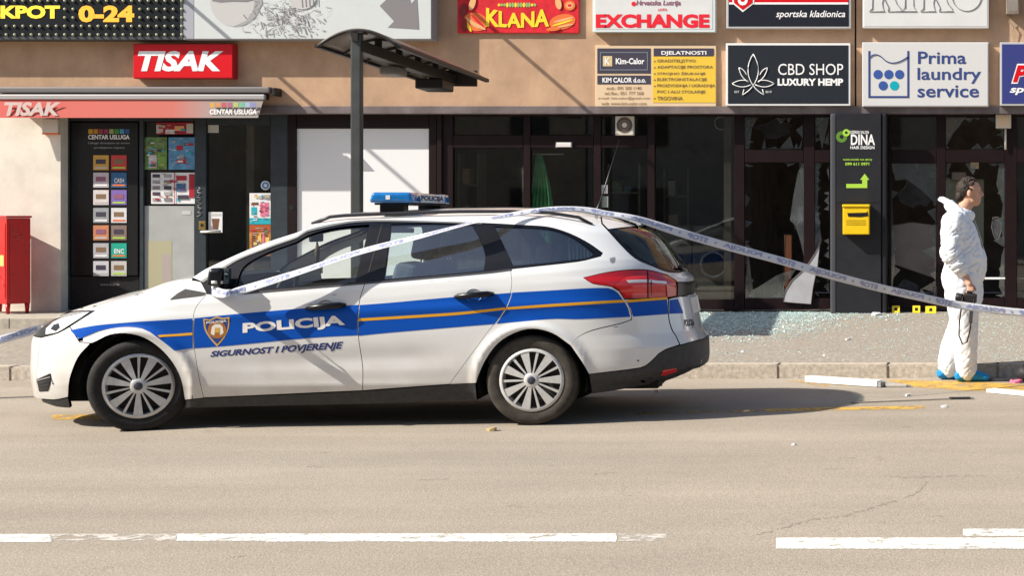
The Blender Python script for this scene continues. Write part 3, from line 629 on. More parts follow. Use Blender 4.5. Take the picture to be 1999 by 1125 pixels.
poster('poster', 'white poster with pink and teal print on the right of the kiosk door', (487, 377, 529, 438), m_paper, [((.08, .45, .35, .7), m_tl), ((.5, .3, .9, .75), m_pk), ((0, .8, 1, 1), m_tl), ((.55, .05, .95, .2), m_mgrey), ((.1, .3, .4, .38), m_cof)])
poster('poster', 'orange poster of brown bottles on the right of the kiosk door', (487, 439, 529, 500), m_or, [((.1, .3, .25, .95), m_cof), ((.4, .35, .55, .95), m_yl), ((.6, .25, .7, .8), m_pk), ((.75, .4, .92, .95), m_yl), ((0, 0, 1, .2), M('poster_rust', (.36, .08, .02), .5))])
sk = thing('sticker', 'round pale blue sticker on the kiosk door glass', 'sticker', F(518, 370, YS)); disc('disc', 518, 362, 9, YS + .03, m_paper, sk); disc('ring', 518, 362, 7, YS + .027, M('sticker_blue', (.10, .22, .42), .5), sk, 3)
poster('hours_card', 'small white card at the top of the kiosk door', (406, 243, 427, 259), m_lgrey, [], cat='card')
dh = thing('door_lock', 'brass lock with pale lever handle on the kiosk door frame', 'handle', F(395, 455, YS)); m_brass = M('brass', (.42, .30, .10), .3, .9)
pbox('lock_plate', (388, 432, 401, 449), YS - .012, .011, m_brass, dh, .006); tube('lever', [F(393, 453, YS - .005), F(394, 453, YS - .06), F(430, 452, YS - .06)], .018, M('pale_metal', (.62, .58, .54), .35, .5), dh); disc('keyhole', 394, 440, 3, YS - .016, m_black, dh)
gf = thing('graffiti_tag', 'pale scribble on the dark post beside the kiosk door', 'graffiti', F(390, 420, YS))
tube('scribble', [Vector(F(388 + 5 * math.sin(k * 1.9) + k * .1, 366 + k * 3.0, YS - .004)) for k in range(20)], .005, m_mgrey, gf, 5)
# white arrow panel in the maroon door
ap = thing('white_door_panel', 'white panel with a grey arrow fragment filling the maroon framed door', 'panel', F(708, 598, YS)); pbox('panel', (579, 251, 837, 597), YS + .03, .03, M('gloss_white_panel', (.72, .725, .74), .4), ap)
yy = YS + .027
ppoly('arrow_print', [(686, 285), (731, 334), (686, 334)], yy, .002, M('lilac_grey_print', (.30, .29, .32), .6), ap)
disc('keyhole', 569, 405, 5, YS - .004, m_black, ap)
# extractor fan
vf = thing('extractor_fan', 'square white extractor fan in the transom over the dark shop window', 'fan', F(1218, 264, YS)); m_ivory = M('ivory_plastic', (.60, .56, .48), .5)
pbox('casing', (1201, 226, 1237, 264), YS - .09, .088, m_ivory, vf, .012); yv = YS - .094
disc('grille', 1219, 244, 15.5, yv, M('fan_brown', (.10, .075, .06), .6), vf); disc('ring', 1219, 244, 10.5, yv - .003, M('fan_ring', (.17, .13, .11), .6), vf, 7); disc('hub', 1219, 244, 5, yv - .005, m_ivory, vf)
el = thing('emergency_light', 'slim white emergency light on the rail above the dark shop door', 'lamp', F(1100, 288, YS)); pbox('case', (1086, 278, 1115, 287), YS - .05, .048, M('white_plastic', (.66, .64, .62), .5), el, .008); pbox('back_plate', (1084, 277, 1117, 288), YS - .004, .003, m_grey, el)
for r, nm in (((1173, 361, 1186, 378), 'white square notice on the glass beside the dark shop door'), ((1173, 383, 1187, 405), 'grey green notice below the white one beside the shop door')):
    poster('notice', nm, r, m_paper if r[1] < 370 else M('grey_green_paper', (.30, .35, .30), .6), [((.25, .3, .7, .7), m_mgrey)], Y=YS + .035, cat='notice')
# green curtain in the doorway
m_cur = M('green_curtain', (.16, .50, .24), .7, var=.35, vscale=7)
gc = thing('curtain', 'green cloth hanging behind the glass of the dark shop door', 'curtain', F(1053, 580, YS + .25))
vs, fs = [], []
nn = 26
for j in range(16):
    py = 302 + j * 19; sp = 6 + min(1, j / 5) * 20
    for i in range(nn + 1):
        px = 1052 + (i / nn - .5) * 2 * sp + 3 * math.sin(j * .5); X, _, Z = F(px, py, YS + .11); vs.append((X, YS + .11 + .035 * math.sin(i * 1.55 + j * .12) + .012 * math.sin(i * 3.1), Z))
for j in range(15):
    for i in range(nn): a = j * (nn + 1) + i; fs.append((a, a + 1, a + nn + 2, a + nn + 1))
o = mesh('cloth', vs, fs, m_cur, gc, True); sd = o.modifiers.new('thick', 'SOLIDIFY'); sd.thickness = .006
tube('curtain_rod', [F(1030, 301, YS + .11), F(1100, 301, YS + .11)], .01, m_alu, gc)
# things inside, seen dimly
m_dimg = M('dim_appliance', (.16, .155, .15), .5, var=.2); m_chrome = M('chrome_ring', (.35, .35, .36), .25, .9)
def washer(px0, px1, label):
    Y = YS + .9; t = thing('washing_machine', label, 'washing machine', F((px0 + px1) / 2, 590, Y)); x0, x1, z0, z1 = rect(px0, 440, px1, 592, Y); z0 = .192
    box('cabinet', x0, x1, Y, Y + .6, z0, z1, m_dimg, t, .02); cx_, cz_ = (x0 + x1) / 2, z0 + (z1 - z0) * .52; r_ = (x1 - x0) * .33
    lathe_y('door_ring', [(r_, Y - .002), (r_ * 1.02, Y - .05), (r_ * .82, Y - .06), (r_ * .75, Y - .02)], m_chrome, t, 32, cx_, cz_); lathe_y('door_glass', [(r_ * .76, Y - .02), (r_ * .5, Y - .04), (.001, Y - .05)], m_black, t, 32, cx_, cz_)
    box('control_panel', x0 + .04, x1 - .04, Y - .012, Y - .002, z1 - .14, z1 - .03, m_grey, t)
washer(1352, 1436, 'dim grey washing machine behind the tall dark window near the car tail'); washer(1266, 1350, 'dim grey washing machine half hidden by the car tail behind the dark window')
rl = thing('ring_reflection', 'pale ring added high behind the tall dark window for a round reflection', 'lamp', F(1408, 240, YS + .6)); a0 = F(1408, 240, YS + .6); tube('ring', [(a0[0] + .09 * math.cos(a), a0[1], a0[2] + .09 * math.sin(a)) for a in np.linspace(0, 6.28, 25)[:-1]], .012, m_ivory, rl, 6, closed=True); tube('stem', [(a0[0], a0[1] + .02, a0[2] + .09), (a0[0], a0[1] + .02, 3.2)], .008, m_grey, rl)  # ring added to stand in for a round reflection in the glass
def slab(name, label, cat, pts, Y, dep, mat):
    t = thing(name, label, cat, F(pts[0][0], max(p[1] for p in pts), Y)); ppoly('board', pts, Y, dep, mat, t)
    tube('edge_trim', [Vector(F(px, py, Y - .002)) for px, py in pts], .006, M('board_edge', (.12, .11, .10), .6), t, 5, closed=True)
    return t
m_board = M('pale_board', (.40, .40, .42), .55, var=.15, vscale=5); m_brd2 = M('brown_grey_board', (.24, .21, .185), .7, var=.15, vscale=4); m_olv = M('olive_board', (.19, .20, .15), .7, var=.15)
slab('broken_board', 'torn pale board leaning in the wrecked doorway left of the pillar', 'board', [(1601, 474), (1596, 520), (1587, 562), (1583, 594), (1528, 590), (1535, 565), (1546, 548), (1572, 524), (1590, 497)], YS - .03, .025, m_board)
slab('leaning_board', 'wide grey brown board leaning inside the window right of the pillar', 'board', [(1741, 440), (1780, 434), (1828, 440), (1828, 545), (1780, 528), (1741, 515)], YS + .35, .03, m_brd2)
slab('display_board', 'olive grey board behind the head of the person in white', 'board', [(1834, 350), (1921, 350), (1921, 475), (1834, 475)], YS + .5, .03, m_olv)
slab('fallen_board', 'small orange brown board low in the wrecked doorway left of the pillar', 'board', [(1532, 458), (1546, 458), (1545, 590), (1530, 590)], YS + .4, .03, M('orange_board', (.22, .075, .03), .7))
slab('fallen_sheet', 'grey panel at floor level behind the legs of the person in white', 'board', [(1822, 560), (1850, 562), (1850, 596), (1820, 596)], YS + .06, .03, M('slate_panel', (.10, .10, .115), .6))
slab('wall_notice', 'small beige square high on the broken window above the olive board', 'notice', [(1894, 316), (1911, 316), (1911, 330), (1894, 330)], YS + .3, .01, m_bge)
slab('wall_notice', 'brown card above the head of the person in white', 'notice', [(1858, 336), (1886, 336), (1886, 352), (1858, 352)], YS + .45, .01, m_brd2)
slab('wooden_panel', 'orange wood panel high behind the broken transom right of the pillar', 'board', [(1846, 232), (1872, 232), (1858, 262), (1846, 282)], YS + .3, .02, M('orange_wood', (.20, .085, .035), .6))
jb = thing('junction_box', 'beige junction box over the broken window at the right', 'box', F(1960, 250, YS)); pbox('case', (1944, 223, 1974, 250), YS - .1, .098, m_ivory, jb, .01); pbox('cover', (1947, 226, 1971, 247), YS - .104, .003, m_bge, jb); tube('conduit', [F(1963, 251, YS - .03), F(1963, 292, YS - .03)], .014, m_ivory, jb)
jb = thing('cable_box', 'small weathered box with hanging cable at the top right corner of the wall', 'box', F(1978, 28, YW)); pbox('case', (1964, -30, 1990, 27), YW - .12, .118, M('weathered_box', (.24, .19, .15), .7, var=.3), jb, .01); tube('cable', [F(1974, 27, YW - .05), F(1970, 42, YW - .04), F(1978, 52, YW - .04), F(1975, 80, YW - .03)], .008, m_ivory, jb); pbox('cover', (1967, -10, 1987, 22), YW - .123, .003, m_brd2, jb)
hr = thing('handrail', 'thin steel rail across the broken window behind the person in white', 'rail', F(1960, 545, YS + .12)); tube('rail', [F(1905, 544, YS + .14), F(2140, 544, YS + .14)], .016, m_alu, hr)
sw = thing('alarm_box', 'small cream box on the cream wall under the awning', 'box', F(97, 262, YW)); pbox('case', (82, 232, 113, 259), YW - .07, .068, m_ivory, sw, .008); pbox('orange_strip', (82, 259, 113, 262), YW - .05, .048, m_bo, sw)
# furniture seen dimly through the glass
m_wood = M('counter_wood', (.22, .13, .08), .6, var=.3); m_shelf = M('shelf_grey', (.26, .25, .24), .6)
def shelf_unit(px0, px1, py0, Y, label, n=4):
    t = thing('shelf_unit', label, 'shelf', F((px0 + px1) / 2, 600, Y)); x0, x1, _, z1 = rect(px0, py0, px1, 590, Y); z0 = .192
    for x in (x0, x1 - .03): box('upright', x, x + .03, Y, Y + .35, z0, z1, m_shelf, t)
    for k in range(n):
        z = z0 + (z1 - z0) * (k + .15) / n; box('shelf_board', x0 + .031, x1 - .031, Y, Y + .35, z, z + .025, m_shelf, t); x = x0 + .06
        while x < x1 - .2: w_ = random.uniform(.06, .18); h_ = random.uniform(.08, .24); box('packet', x, x + w_, Y + .04, Y + .25, z + .0255, z + .0255 + h_, random.choice((m_bge, m_sky_, m_rd, m_grn, m_paper, m_yl)), t); x += w_ + random.uniform(.02, .12)
shelf_unit(893, 935, 300, YS + 1.6, 'grey shelf unit of packets behind the first dark window'); shelf_unit(1295, 1345, 330, YS + 2.4, 'grey shelf unit of packets deep behind the tall dark window'); shelf_unit(1186, 1250, 320, YS + 1.9, 'grey shelf unit behind the narrow window beside the shop door')
ct = thing('shop_counter', 'brown wooden counter inside the first dark shop window', 'counter', F(970, 590, YS + 1.5)); x0, x1, _, z1 = rect(945, 430, 1020, 590, YS + 1.5); box('front', x0, x1, YS + 1.5, YS + 2, .192, z1, m_wood, ct, .01); box('worktop', x0 - .04, x1 + .04, YS + 1.45, YS + 2.05, z1 + .001, z1 + .04, m_shelf, ct, .006)
# more debris of the ruined interior
def jag(px0, py0, px1, py1, n, seed, label, mat, Y, name='torn_panel'):
    rr = random.Random(seed); pts = []
    for k in range(n): a = 2 * math.pi * k / n; q = rr.uniform(.45, 1); pts.append(((px0 + px1) / 2 + (px1 - px0) / 2 * q * math.cos(a), (py0 + py1) / 2 + (py1 - py0) / 2 * q * math.sin(a)))
    slab(name, label, 'debris', pts, Y, .02, mat)
m_sdk = M('sooty_grey', (.06, .06, .068), .6, var=.5, vscale=9)
jag(1745, 322, 1826, 420, 15, 1, 'sooty torn sheet hanging inside the window right of the pillar', m_sdk, YS + .6); jag(1548, 340, 1568, 470, 11, 2, 'grey torn strip hanging at the wrecked door post', m_sdk, YS + .3)
jag(1460, 230, 1560, 275, 13, 3, 'sooty torn ceiling sheet over the wrecked doorway', m_sdk, YS + .5); jag(1930, 420, 1962, 480, 9, 4, 'crumpled grey foil hanging at the broken window behind the person', m_sdk, YS + .1)
jag(1738, 545, 1800, 596, 11, 5, 'dark rubble heap inside the window right of the pillar', m_sdk, YS + .3)

# ------------------------------------------------------------------ red cabinet
m_rc = M('red_cabinet_paint', (.52, .006, .008), .35, var=.15, vscale=5, coat=.3)
YC = 19.75; cp = F(13, 605, YC)
LOCAL.add('red_cabinet')
rcb = thing('red_cabinet', 'red metal cabinet on short legs against the cream wall', 'cabinet', (cp[0], YC, .205), rotz=R(-30))
W_, D_, Hc = .70, .30, 1.24
box('body', -W_, 0, 0, D_, .13, Hc, m_rc, rcb, .012); box('lid', -W_ - .012, .012, -.012, D_ + .012, Hc + .002, Hc + .03, m_rc, rcb, .008)
for a, b in ((-.03, .03), (.03 - W_, .03), (-.03, D_ - .03), (.03 - W_, D_ - .03)): tube('leg', [(a, b, 0), (a, b, .13)], [.02, .032], m_rc, rcb, 8)
box('side_panel', .001, .006, .035, D_ - .035, .2, Hc - .08, m_rc, rcb); box('door', .03 - W_, -.03, -.007, -.001, .2, Hc - .07, m_rc, rcb, .002)
m_scr = M('pink_scratch', (.55, .12, .12), .6)
tube('scratch', [(.008, .08 + .05 * math.sin(k * 1.3) + k * .008, 1.10 - .014 * k) for k in range(12)], .003, m_scr, rcb, 5); box('sticker', -.2, -.05, -.011, -.008, .62, .76, m_yl, rcb)
for q in range(4): tube('scratch', [(-.05 - q * .07, -.009, .35 + q * .1), (-.07 - q * .07, -.009, .43 + q * .1)], .004, m_scr, rcb, 5)

# ------------------------------------------------------------------ street canopy
m_post = M('grey_green_post', (.075, .082, .080), .45, .2, var=.2); m_can = M('canopy_sheet', (.20, .17, .15), .35, var=.2, vscale=3); m_cdk = M('canopy_frame', (.028, .024, .024), .5)
YCn = 15.4; pp = F(697, 95, YCn)
LOCAL.add('street_canopy')
cn = thing('street_canopy', 'narrow arched canopy on a grey post reaching towards the facade', 'canopy', (pp[0], YCn, pave_z(pp[0], YCn)), rotz=R(5))
zt_ = pp[2] - cn.location.z                      # underside of the beam
box('post', -.05, .05, -.05, .05, 0, zt_ + .15, m_post, cn, .012); box('base_plate', -.13, .13, -.13, .13, 0, .02, m_post, cn, .004)
Lc = 3.85; hw = .40; sag = .17; zc = zt_ + .20
def arch(u): return zc - sag * (u * u)
vs, fs = [], []; nu, nv = 14, 12
for j in range(nv + 1):
    for i in range(nu + 1):
        u = -1 + 2 * i / nu; vs.append((u * hw + .03, -.06 + Lc * j / nv, arch(u)))
for j in range(nv):
    for i in range(nu): a = j * (nu + 1) + i; fs.append((a, a + 1, a + nu + 2, a + nu + 1))
o = mesh('roof_sheet', vs, fs, m_can, cn, True); sd = o.modifiers.new('t', 'SOLIDIFY'); sd.thickness = .012
for k in range(6):
    yk = -.05 + (Lc - .02) * k / 5; tube('rib', [(u * hw + .03, yk, arch(u) - .02) for u in np.linspace(-1, 1, 13)], .018, m_cdk, cn, 6)
    box('bracket', -.03, .03, yk - .03, yk + .03, zt_ + .07, arch(0) - .02, m_cdk, cn)
box('beam', -.06, .06, -.03, Lc - .08, zt_ - .03, zt_ + .085, m_cdk, cn, .006)
for s in (-1, 1): box('edge_gutter', s * hw + .03 - .025, s * hw + .03 + .025, -.06, Lc - .06, arch(1) - .03, arch(1) + .012, m_cdk, cn, .004)
box('lamp_housing', -.18, .02, 1.35, 1.75, zt_ - .13, zt_ - .035, m_dimg, cn, .03); box('end_box', -.20, .12, Lc - 1.0, Lc - .45, zt_ - .16, zt_ - .035, m_black, cn, .02)
box('end_plate', -.22, .30, Lc - .06, Lc, zt_ - .05, zc - .05, m_cdk, cn, .01)
box('post_cap', -.08, .08, -.08, .08, zt_ + .151, zt_ + .17, m_cdk, cn)
# ================================================================== POLICE CAR
YAW = R(5); cyw, syw = math.cos(YAW), math.sin(YAW)
CAR = (-4.4633, 11.4624)
LOCAL.add('police_car')
car = thing('police_car', 'white police estate car with blue and orange stripe parked before the shops', 'car', (CAR[0], CAR[1], 0), rotz=YAW)
WB = 1.322; WR = .316; XF, XR_ = -1.326, 1.316; ZF, ZR = .300, .316
def smooth_tab(pts, n=400, w=9):
    p = np.array(pts, float); x = np.linspace(p[0, 0], p[-1, 0], n); y = np.interp(x, p[:, 0], p[:, 1])
    k = np.hanning(w + 2)[1:-1]; k /= k.sum(); y = np.convolve(np.pad(y, w // 2, mode='edge'), k, mode='valid')
    return x, y
T_w = smooth_tab([(.05, .74), (.15, .80), (.22, .838), (.30, .868), (.40, .886), (.50, .896), (.62, .905), (.75, .911), (.85, .908), (.92, .898), (.97, .882), (1.02, .862), (1.10, .826), (1.20, .783), (1.30, .738), (1.40, .690), (1.45, .664), (1.6, .58)])
T_top = smooth_tab([(-2.6, .55), (-2.36, .690), (-2.30, .728), (-2.24, .764), (-2.156, .799), (-1.99, .849), (-1.83, .886), (-1.58, .943), (-1.474, .965), (-1.36, .998), (-1.216, 1.075), (-.957, 1.201), (-.761, 1.283), (-.561, 1.357), (-.487, 1.392), (-.34, 1.444), (-.22, 1.471), (-.044, 1.493), (.29, 1.509), (.63, 1.523), (1.0, 1.528), (1.38, 1.521), (1.676, 1.488), (1.844, 1.470), (1.985, 1.442), (2.1, 1.42), (2.8, 1.3)], 500, 11)
T_rear = smooth_tab([(.10, 2.1), (.264, 2.276), (.306, 2.386), (.351, 2.454), (.401, 2.462), (.528, 2.458), (.582, 2.431), (.624, 2.405), (.693, 2.389), (.793, 2.370), (.874, 2.352), (.970, 2.351), (1.005, 2.335), (1.036, 2.295), (1.093, 2.264), (1.22, 2.177), (1.343, 2.09), (1.389, 2.05), (1.6, 1.95)], 500, 7)
T_front = smooth_tab([(.05, -2.25), (.12, -2.29), (.184, -2.315), (.367, -2.325), (.44, -2.32), (.569, -2.31), (.668, -2.28), (.71, -2.26), (.80, -2.2), (1.0, -2.1), (1.6, -1.9)], 400, 9)
def ws(x, z):
    zb = .924 + (x + .77) * .0872; d = (zb - .97)
    k = np.clip((z - .45) / .45, 0, 1) * np.clip((1.50 - z) / .35, 0, 1)
    w = np.interp(z - d * k, *T_w)
    m = np.clip((x + .95) / .9, 0, 1) * np.clip((.95 - x) / .5, 0, 1); m = m * m * (3 - 2 * m)                # door scallop
    zc = .40 + .03 * (x + .9)
    w = w - m * (.013 * np.exp(-((z - zc - .04) / .075) ** 2)) + m * .006 * np.exp(-((z - .285) / .035) ** 2)
    w = w + .007 * np.exp(-((z - (.78 + .06 * (x + .5) * .6)) / .035) ** 2) * np.clip((x + 1.9) / .4, 0, 1)  # waist line
    for cx_, cz_ in ((XF, ZF), (XR_, ZR)):                                              # arch lips
        r_ = np.sqrt((x - cx_) ** 2 + (z - cz_) ** 2); w = w + .020 * np.exp(-((r_ - .375) / .035) ** 2) * (z > .1)
    return w
def I(P):
    x, y, z = P[..., 0], P[..., 1], P[..., 2]
    q = np.abs(y) / ws(x, z)
    xs = np.interp(z, *T_rear); u = np.clip((x - (xs - .95)) / .95, 0, 2)
    xf = np.interp(z, *T_front); uf = np.clip(((xf + 1.15) - x) / 1.15, 0, 2)
    zt = np.interp(x, *T_top); h = np.where(x < -1.3, .17, .15); v = np.clip((z - (zt - h)) / h, 0, 3)
    return q ** 2.5 + u ** 2.7 + uf ** 2.3 + v ** 2.4 - 1
def normal(P):
    e = 1.5e-3; g = np.zeros_like(P)
    for k in range(3):
        d = np.zeros(3); d[k] = e; g[..., k] = I(P + d) - I(P - d)
    return g / np.maximum(1e-9, np.linalg.norm(g, axis=-1, keepdims=True))
def on_car(pix):
    """points of the photograph -> points on the near flank of the car (car coordinates)"""
    pix = np.asarray(pix, float); n = len(pix)
    d = np.stack([(pix[:, 0] - CX) / FL, np.ones(n), -(pix[:, 1] - CY) / FL], 1)
    loc = lambda v, t: np.stack([cyw * (v[:, 0] - t[0]) + syw * (v[:, 1] - t[1]), -syw * (v[:, 0] - t[0]) + cyw * (v[:, 1] - t[1]), v[:, 2]], 1)
    o = loc(np.tile([0, 0, CH], (n, 1)).astype(float), CAR); dd = loc(d, (0, 0)); dd = dd / dd[:, 1:2]
    ys = np.linspace(-1.0, .25, 260)
    pts = o[:, None, :] + dd[:, None, :] * (ys[None, :, None] - o[:, None, 1:2])
    val = I(pts); ins = val < 0; has = ins.any(1); k = np.where(has, ins.argmax(1), val.argmin(1))
    lo = ys[np.maximum(0, k - 1)]; hi = ys[k]
    for _ in range(26):
        mid = (lo + hi) / 2; pm = o + dd * (mid - o[:, 1])[:, None]; s = I(pm) < 0
        hi = np.where(s, mid, hi); lo = np.where(s, lo, mid)
    y = np.where(has, hi, ys[k]); return o + dd * (y - o[:, 1])[:, None]
def curve(pts, step=9.0, ang=38):
    """round an outline: Catmull-Rom through the points, keeping sharp corners"""
    n = len(pts); P = [np.array(p, float) for p in pts]; out = []
    def corner(i):
        a = P[i] - P[i - 1]; b = P[(i + 1) % n] - P[i]; la, lb = np.linalg.norm(a), np.linalg.norm(b)
        return math.degrees(math.acos(np.clip(a @ b / max(1e-9, la * lb), -1, 1))) > ang
    cn_ = [corner(i) for i in range(n)]
    for i in range(n):
        p1, p2 = P[i], P[(i + 1) % n]; p0 = P[i - 1] if not cn_[i] else 2 * p1 - p2; p3 = P[(i + 2) % n] if not cn_[(i + 1) % n] else 2 * p2 - p1
        m = max(1, int(np.linalg.norm(p2 - p1) / step)); L = np.linalg.norm(p2 - p1)
        t1 = (p2 - p0) / 2; t2 = (p3 - p1) / 2
        for t in (t1, t2):
            l = np.linalg.norm(t)
            if l > L: t *= L / l
        for k in range(m):
            t = k / m; out.append((2 * t**3 - 3 * t**2 + 1) * p1 + (t**3 - 2 * t**2 + t) * t1 + (-2 * t**3 + 3 * t**2) * p2 + (t**3 - t**2) * t2)
    return out
def inset(poly, g):
    P = [np.array(p) for p in poly]; n = len(P); A = sum(P[i][0] * P[(i + 1) % n][1] - P[(i + 1) % n][0] * P[i][1] for i in range(n)); s = 1 if A > 0 else -1; out = []
    for i in range(n):
        a = P[i] - P[i - 1]; b = P[(i + 1) % n] - P[i]; a = a / max(1e-9, np.linalg.norm(a)); b = b / max(1e-9, np.linalg.norm(b))
        na = np.array([-a[1], a[0]]) * s; nb = np.array([-b[1], b[0]]) * s; m = na + nb; l = np.linalg.norm(m)
        out.append(P[i] + (m / l * g / max(.5, l / 2) if l > 1e-6 else 0))
    return out
def clip_grid(loops, step):
    tris = geometry.tessellate_polygon([[Vector((p[0], p[1], 0)) for p in l] for l in loops])
    flat = [p for l in loops for p in l]
    bm = bmesh.new(); bv = [bm.verts.new((p[0], p[1], 0)) for p in flat]
    for t in tris:
        try: bm.faces.new([bv[i] for i in t])
        except ValueError: pass
    xs_ = [p[0] for p in flat]; zs_ = [p[1] for p in flat]
    for ax, (a, b) in ((0, (min(xs_), max(xs_))), (1, (min(zs_), max(zs_)))):
        c = math.ceil(a / step) * step + .123
        while c < b:
            co = [0, 0, 0]; no = [0, 0, 0]; co[ax] = c; no[ax] = 1
            bmesh.ops.bisect_plane(bm, geom=bm.verts[:] + bm.edges[:] + bm.faces[:], plane_co=co, plane_no=no); c += step
    bmesh.ops.remove_doubles(bm, verts=bm.verts[:], dist=.02)
    bm.verts.index_update()
    V = np.array([v.co[:2] for v in bm.verts]); Fs = [tuple(v.index for v in f.verts) for f in bm.faces]
    Bd = [(e.verts[0].index, e.verts[1].index) for e in bm.edges if e.is_boundary]
    bm.free(); return V, Fs, Bd
def surf_mesh(name, P, N, faces, mat, parent, bd=(), depth=0.0, mirror=False, edge=None):
    P = P.copy(); N = N.copy()
    if mirror: P[:, 1] *= -1; N[:, 1] *= -1
    fs = []
    for f in faces:
        a, b, c = P[f[0]], P[f[1]], P[f[2]]; nn = np.cross(b - a, c - a)
        fs.append(f if nn @ N[f[0]] > 0 else f[::-1])
    verts = [tuple(p) for p in P]; nrm = [tuple(n_) for n_ in N]; nb = len(fs)
    if depth:
        for a, b in bd:
            pa, pb = P[a], P[b]; qa, qb = pa - N[a] * depth, pb - N[b] * depth
            e = np.cross(pb - pa, N[a]); l = np.linalg.norm(e); e = e / l if l > 1e-9 else N[a]
            k = len(verts); verts += [tuple(pa), tuple(pb), tuple(qb), tuple(qa)]; nrm += [tuple(e)] * 4; fs.append((k, k + 1, k + 2, k + 3))
    me = bpy.data.meshes.new(name); me.from_pydata(verts, [], fs); me.materials.append(mat)
    if depth and edge is not None:
        me.materials.append(edge)
        for i in range(nb, len(fs)): me.polygons[i].material_index = 1
    me.polygons.foreach_set('use_smooth', [True] * len(fs)); me.update()
    me.normals_split_custom_set_from_vertices(nrm)
    return adopt(link(bpy.data.objects.new(name, me)), parent)
def panel(name, pts, mat, parent=None, step=9.0, off=0.0, depth=.02, gap=.65, holes=(), both=True, rnd=True, edge=None, parent2=None):
    loop = curve(pts) if rnd else [np.array(p, float) for p in pts]
    if gap: loop = inset(loop, gap)
    hl = [inset(curve(h), -gap) if gap else curve(h) for h in holes]
    V, Fs, Bd = clip_grid([loop] + hl, step)
    P = on_car(V); N = normal(P); P = P + N * off
    parent = parent or car
    a = surf_mesh(name, P, N, Fs, mat, parent, Bd, depth, edge=edge)
    b = surf_mesh(name, P, N, Fs, mat, parent2 or (car if parent is car else parent), Bd, depth, mirror=True, edge=edge) if both else None
    return a, b
def solve_z(x, y):
    lo = np.full_like(x, .5); hi = np.interp(x, *T_top) + 0.0
    for _ in range(30):
        mid = (lo + hi) / 2; s = I(np.stack([x, y, mid], -1)) < 0; lo = np.where(s, mid, lo); hi = np.where(s, hi, mid)
    return lo
def solve_x(y, z, sgn):
    lo = np.zeros_like(y); hi = np.interp(z, *T_rear) if sgn > 0 else np.interp(z, *T_front)
    for _ in range(30):
        mid = (lo + hi) / 2; s = I(np.stack([mid, y, z], -1)) < 0; lo = np.where(s, mid, lo); hi = np.where(s, hi, mid)
    return lo
ROWS = {}
def bridge(name, pix, mat, mode, parent=None, n=16, off=0.0, sub=4, drop=0.0):
    """centre surface spanning from the near outline to the far one; mode 'top', 'rear' or 'front'"""
    q = []
    for i in range(len(pix) - 1):
        for k in range(sub): t = k / sub; q.append((pix[i][0] + (pix[i + 1][0] - pix[i][0]) * t, pix[i][1] + (pix[i + 1][1] - pix[i][1]) * t))
    q.append(pix[-1]); E = on_car(q); m = len(E); us = np.linspace(-1, 1, n + 1)
    Y_ = np.abs(E[:, 1:2]) * us[None, :]; X = np.tile(E[:, 0:1], (1, n + 1)); Z = np.tile(E[:, 2:3], (1, n + 1))
    if mode in ('top', 'flat', 'bonnet'):
        Zs = solve_z(X.ravel(), Y_.ravel()).reshape(m, n + 1)
        if mode == 'bonnet':                                   # the bonnet flattens towards the screen
            tt = np.linspace(0, 1, m)[:, None]; k = np.clip((1 - tt) / .45, 0, 1); Zs = Zs * k + (Z + .006 * (1 - us[None, :] ** 2)) * (1 - k)
        if mode == 'flat':                                     # a windscreen is flatter across than the panels at its ends
            tt = np.linspace(0, 1, m)[:, None]; k = np.clip((tt - .86) / .14, 0, 1); Zs = Zs * k + (Z + .012 * (1 - us[None, :] ** 2)) * (1 - k)
        Z = Zs
    else: X = solve_x(Y_.ravel(), Z.ravel(), 1 if mode == 'rear' else -1).reshape(m, n + 1)
    if drop: Z = Z - drop * (1 - us[None, :] ** 2)
    P = np.stack([X, Y_, Z], -1).reshape(-1, 3); N = normal(P); P = P + N * off
    fs = [(i * (n + 1) + j, i * (n + 1) + j + 1, (i + 1) * (n + 1) + j + 1, (i + 1) * (n + 1) + j) for i in range(m - 1) for j in range(n)]
    ROWS[name] = (P[:n + 1], P[-(n + 1):])
    return surf_mesh(name, P, N, fs, mat, parent or car)

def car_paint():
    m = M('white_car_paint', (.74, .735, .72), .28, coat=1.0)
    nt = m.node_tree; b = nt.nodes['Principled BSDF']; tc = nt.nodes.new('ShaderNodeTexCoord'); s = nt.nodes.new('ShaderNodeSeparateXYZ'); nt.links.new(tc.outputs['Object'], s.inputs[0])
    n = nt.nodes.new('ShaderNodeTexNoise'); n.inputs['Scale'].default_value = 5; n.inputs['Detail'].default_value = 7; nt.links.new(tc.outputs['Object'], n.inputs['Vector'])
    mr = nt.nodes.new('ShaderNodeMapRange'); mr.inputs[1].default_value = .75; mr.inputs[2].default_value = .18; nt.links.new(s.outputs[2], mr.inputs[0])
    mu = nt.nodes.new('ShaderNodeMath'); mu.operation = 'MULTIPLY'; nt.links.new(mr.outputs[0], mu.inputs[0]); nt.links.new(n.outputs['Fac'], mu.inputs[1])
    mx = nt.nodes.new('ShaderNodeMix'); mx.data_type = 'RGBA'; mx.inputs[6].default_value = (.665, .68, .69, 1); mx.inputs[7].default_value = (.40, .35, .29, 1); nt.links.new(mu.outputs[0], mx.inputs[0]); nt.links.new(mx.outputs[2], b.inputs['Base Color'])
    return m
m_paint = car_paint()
m_trim = M('black_trim', (.005, .006, .010), .30, spec=.3, var=.2, vscale=20); m_plast = M('grey_black_plastic', (.040, .040, .042), .6, var=.3, vscale=25, bump=.15, bscale=300); m_in = M('dark_underbody', (.010, .010, .010), .9)
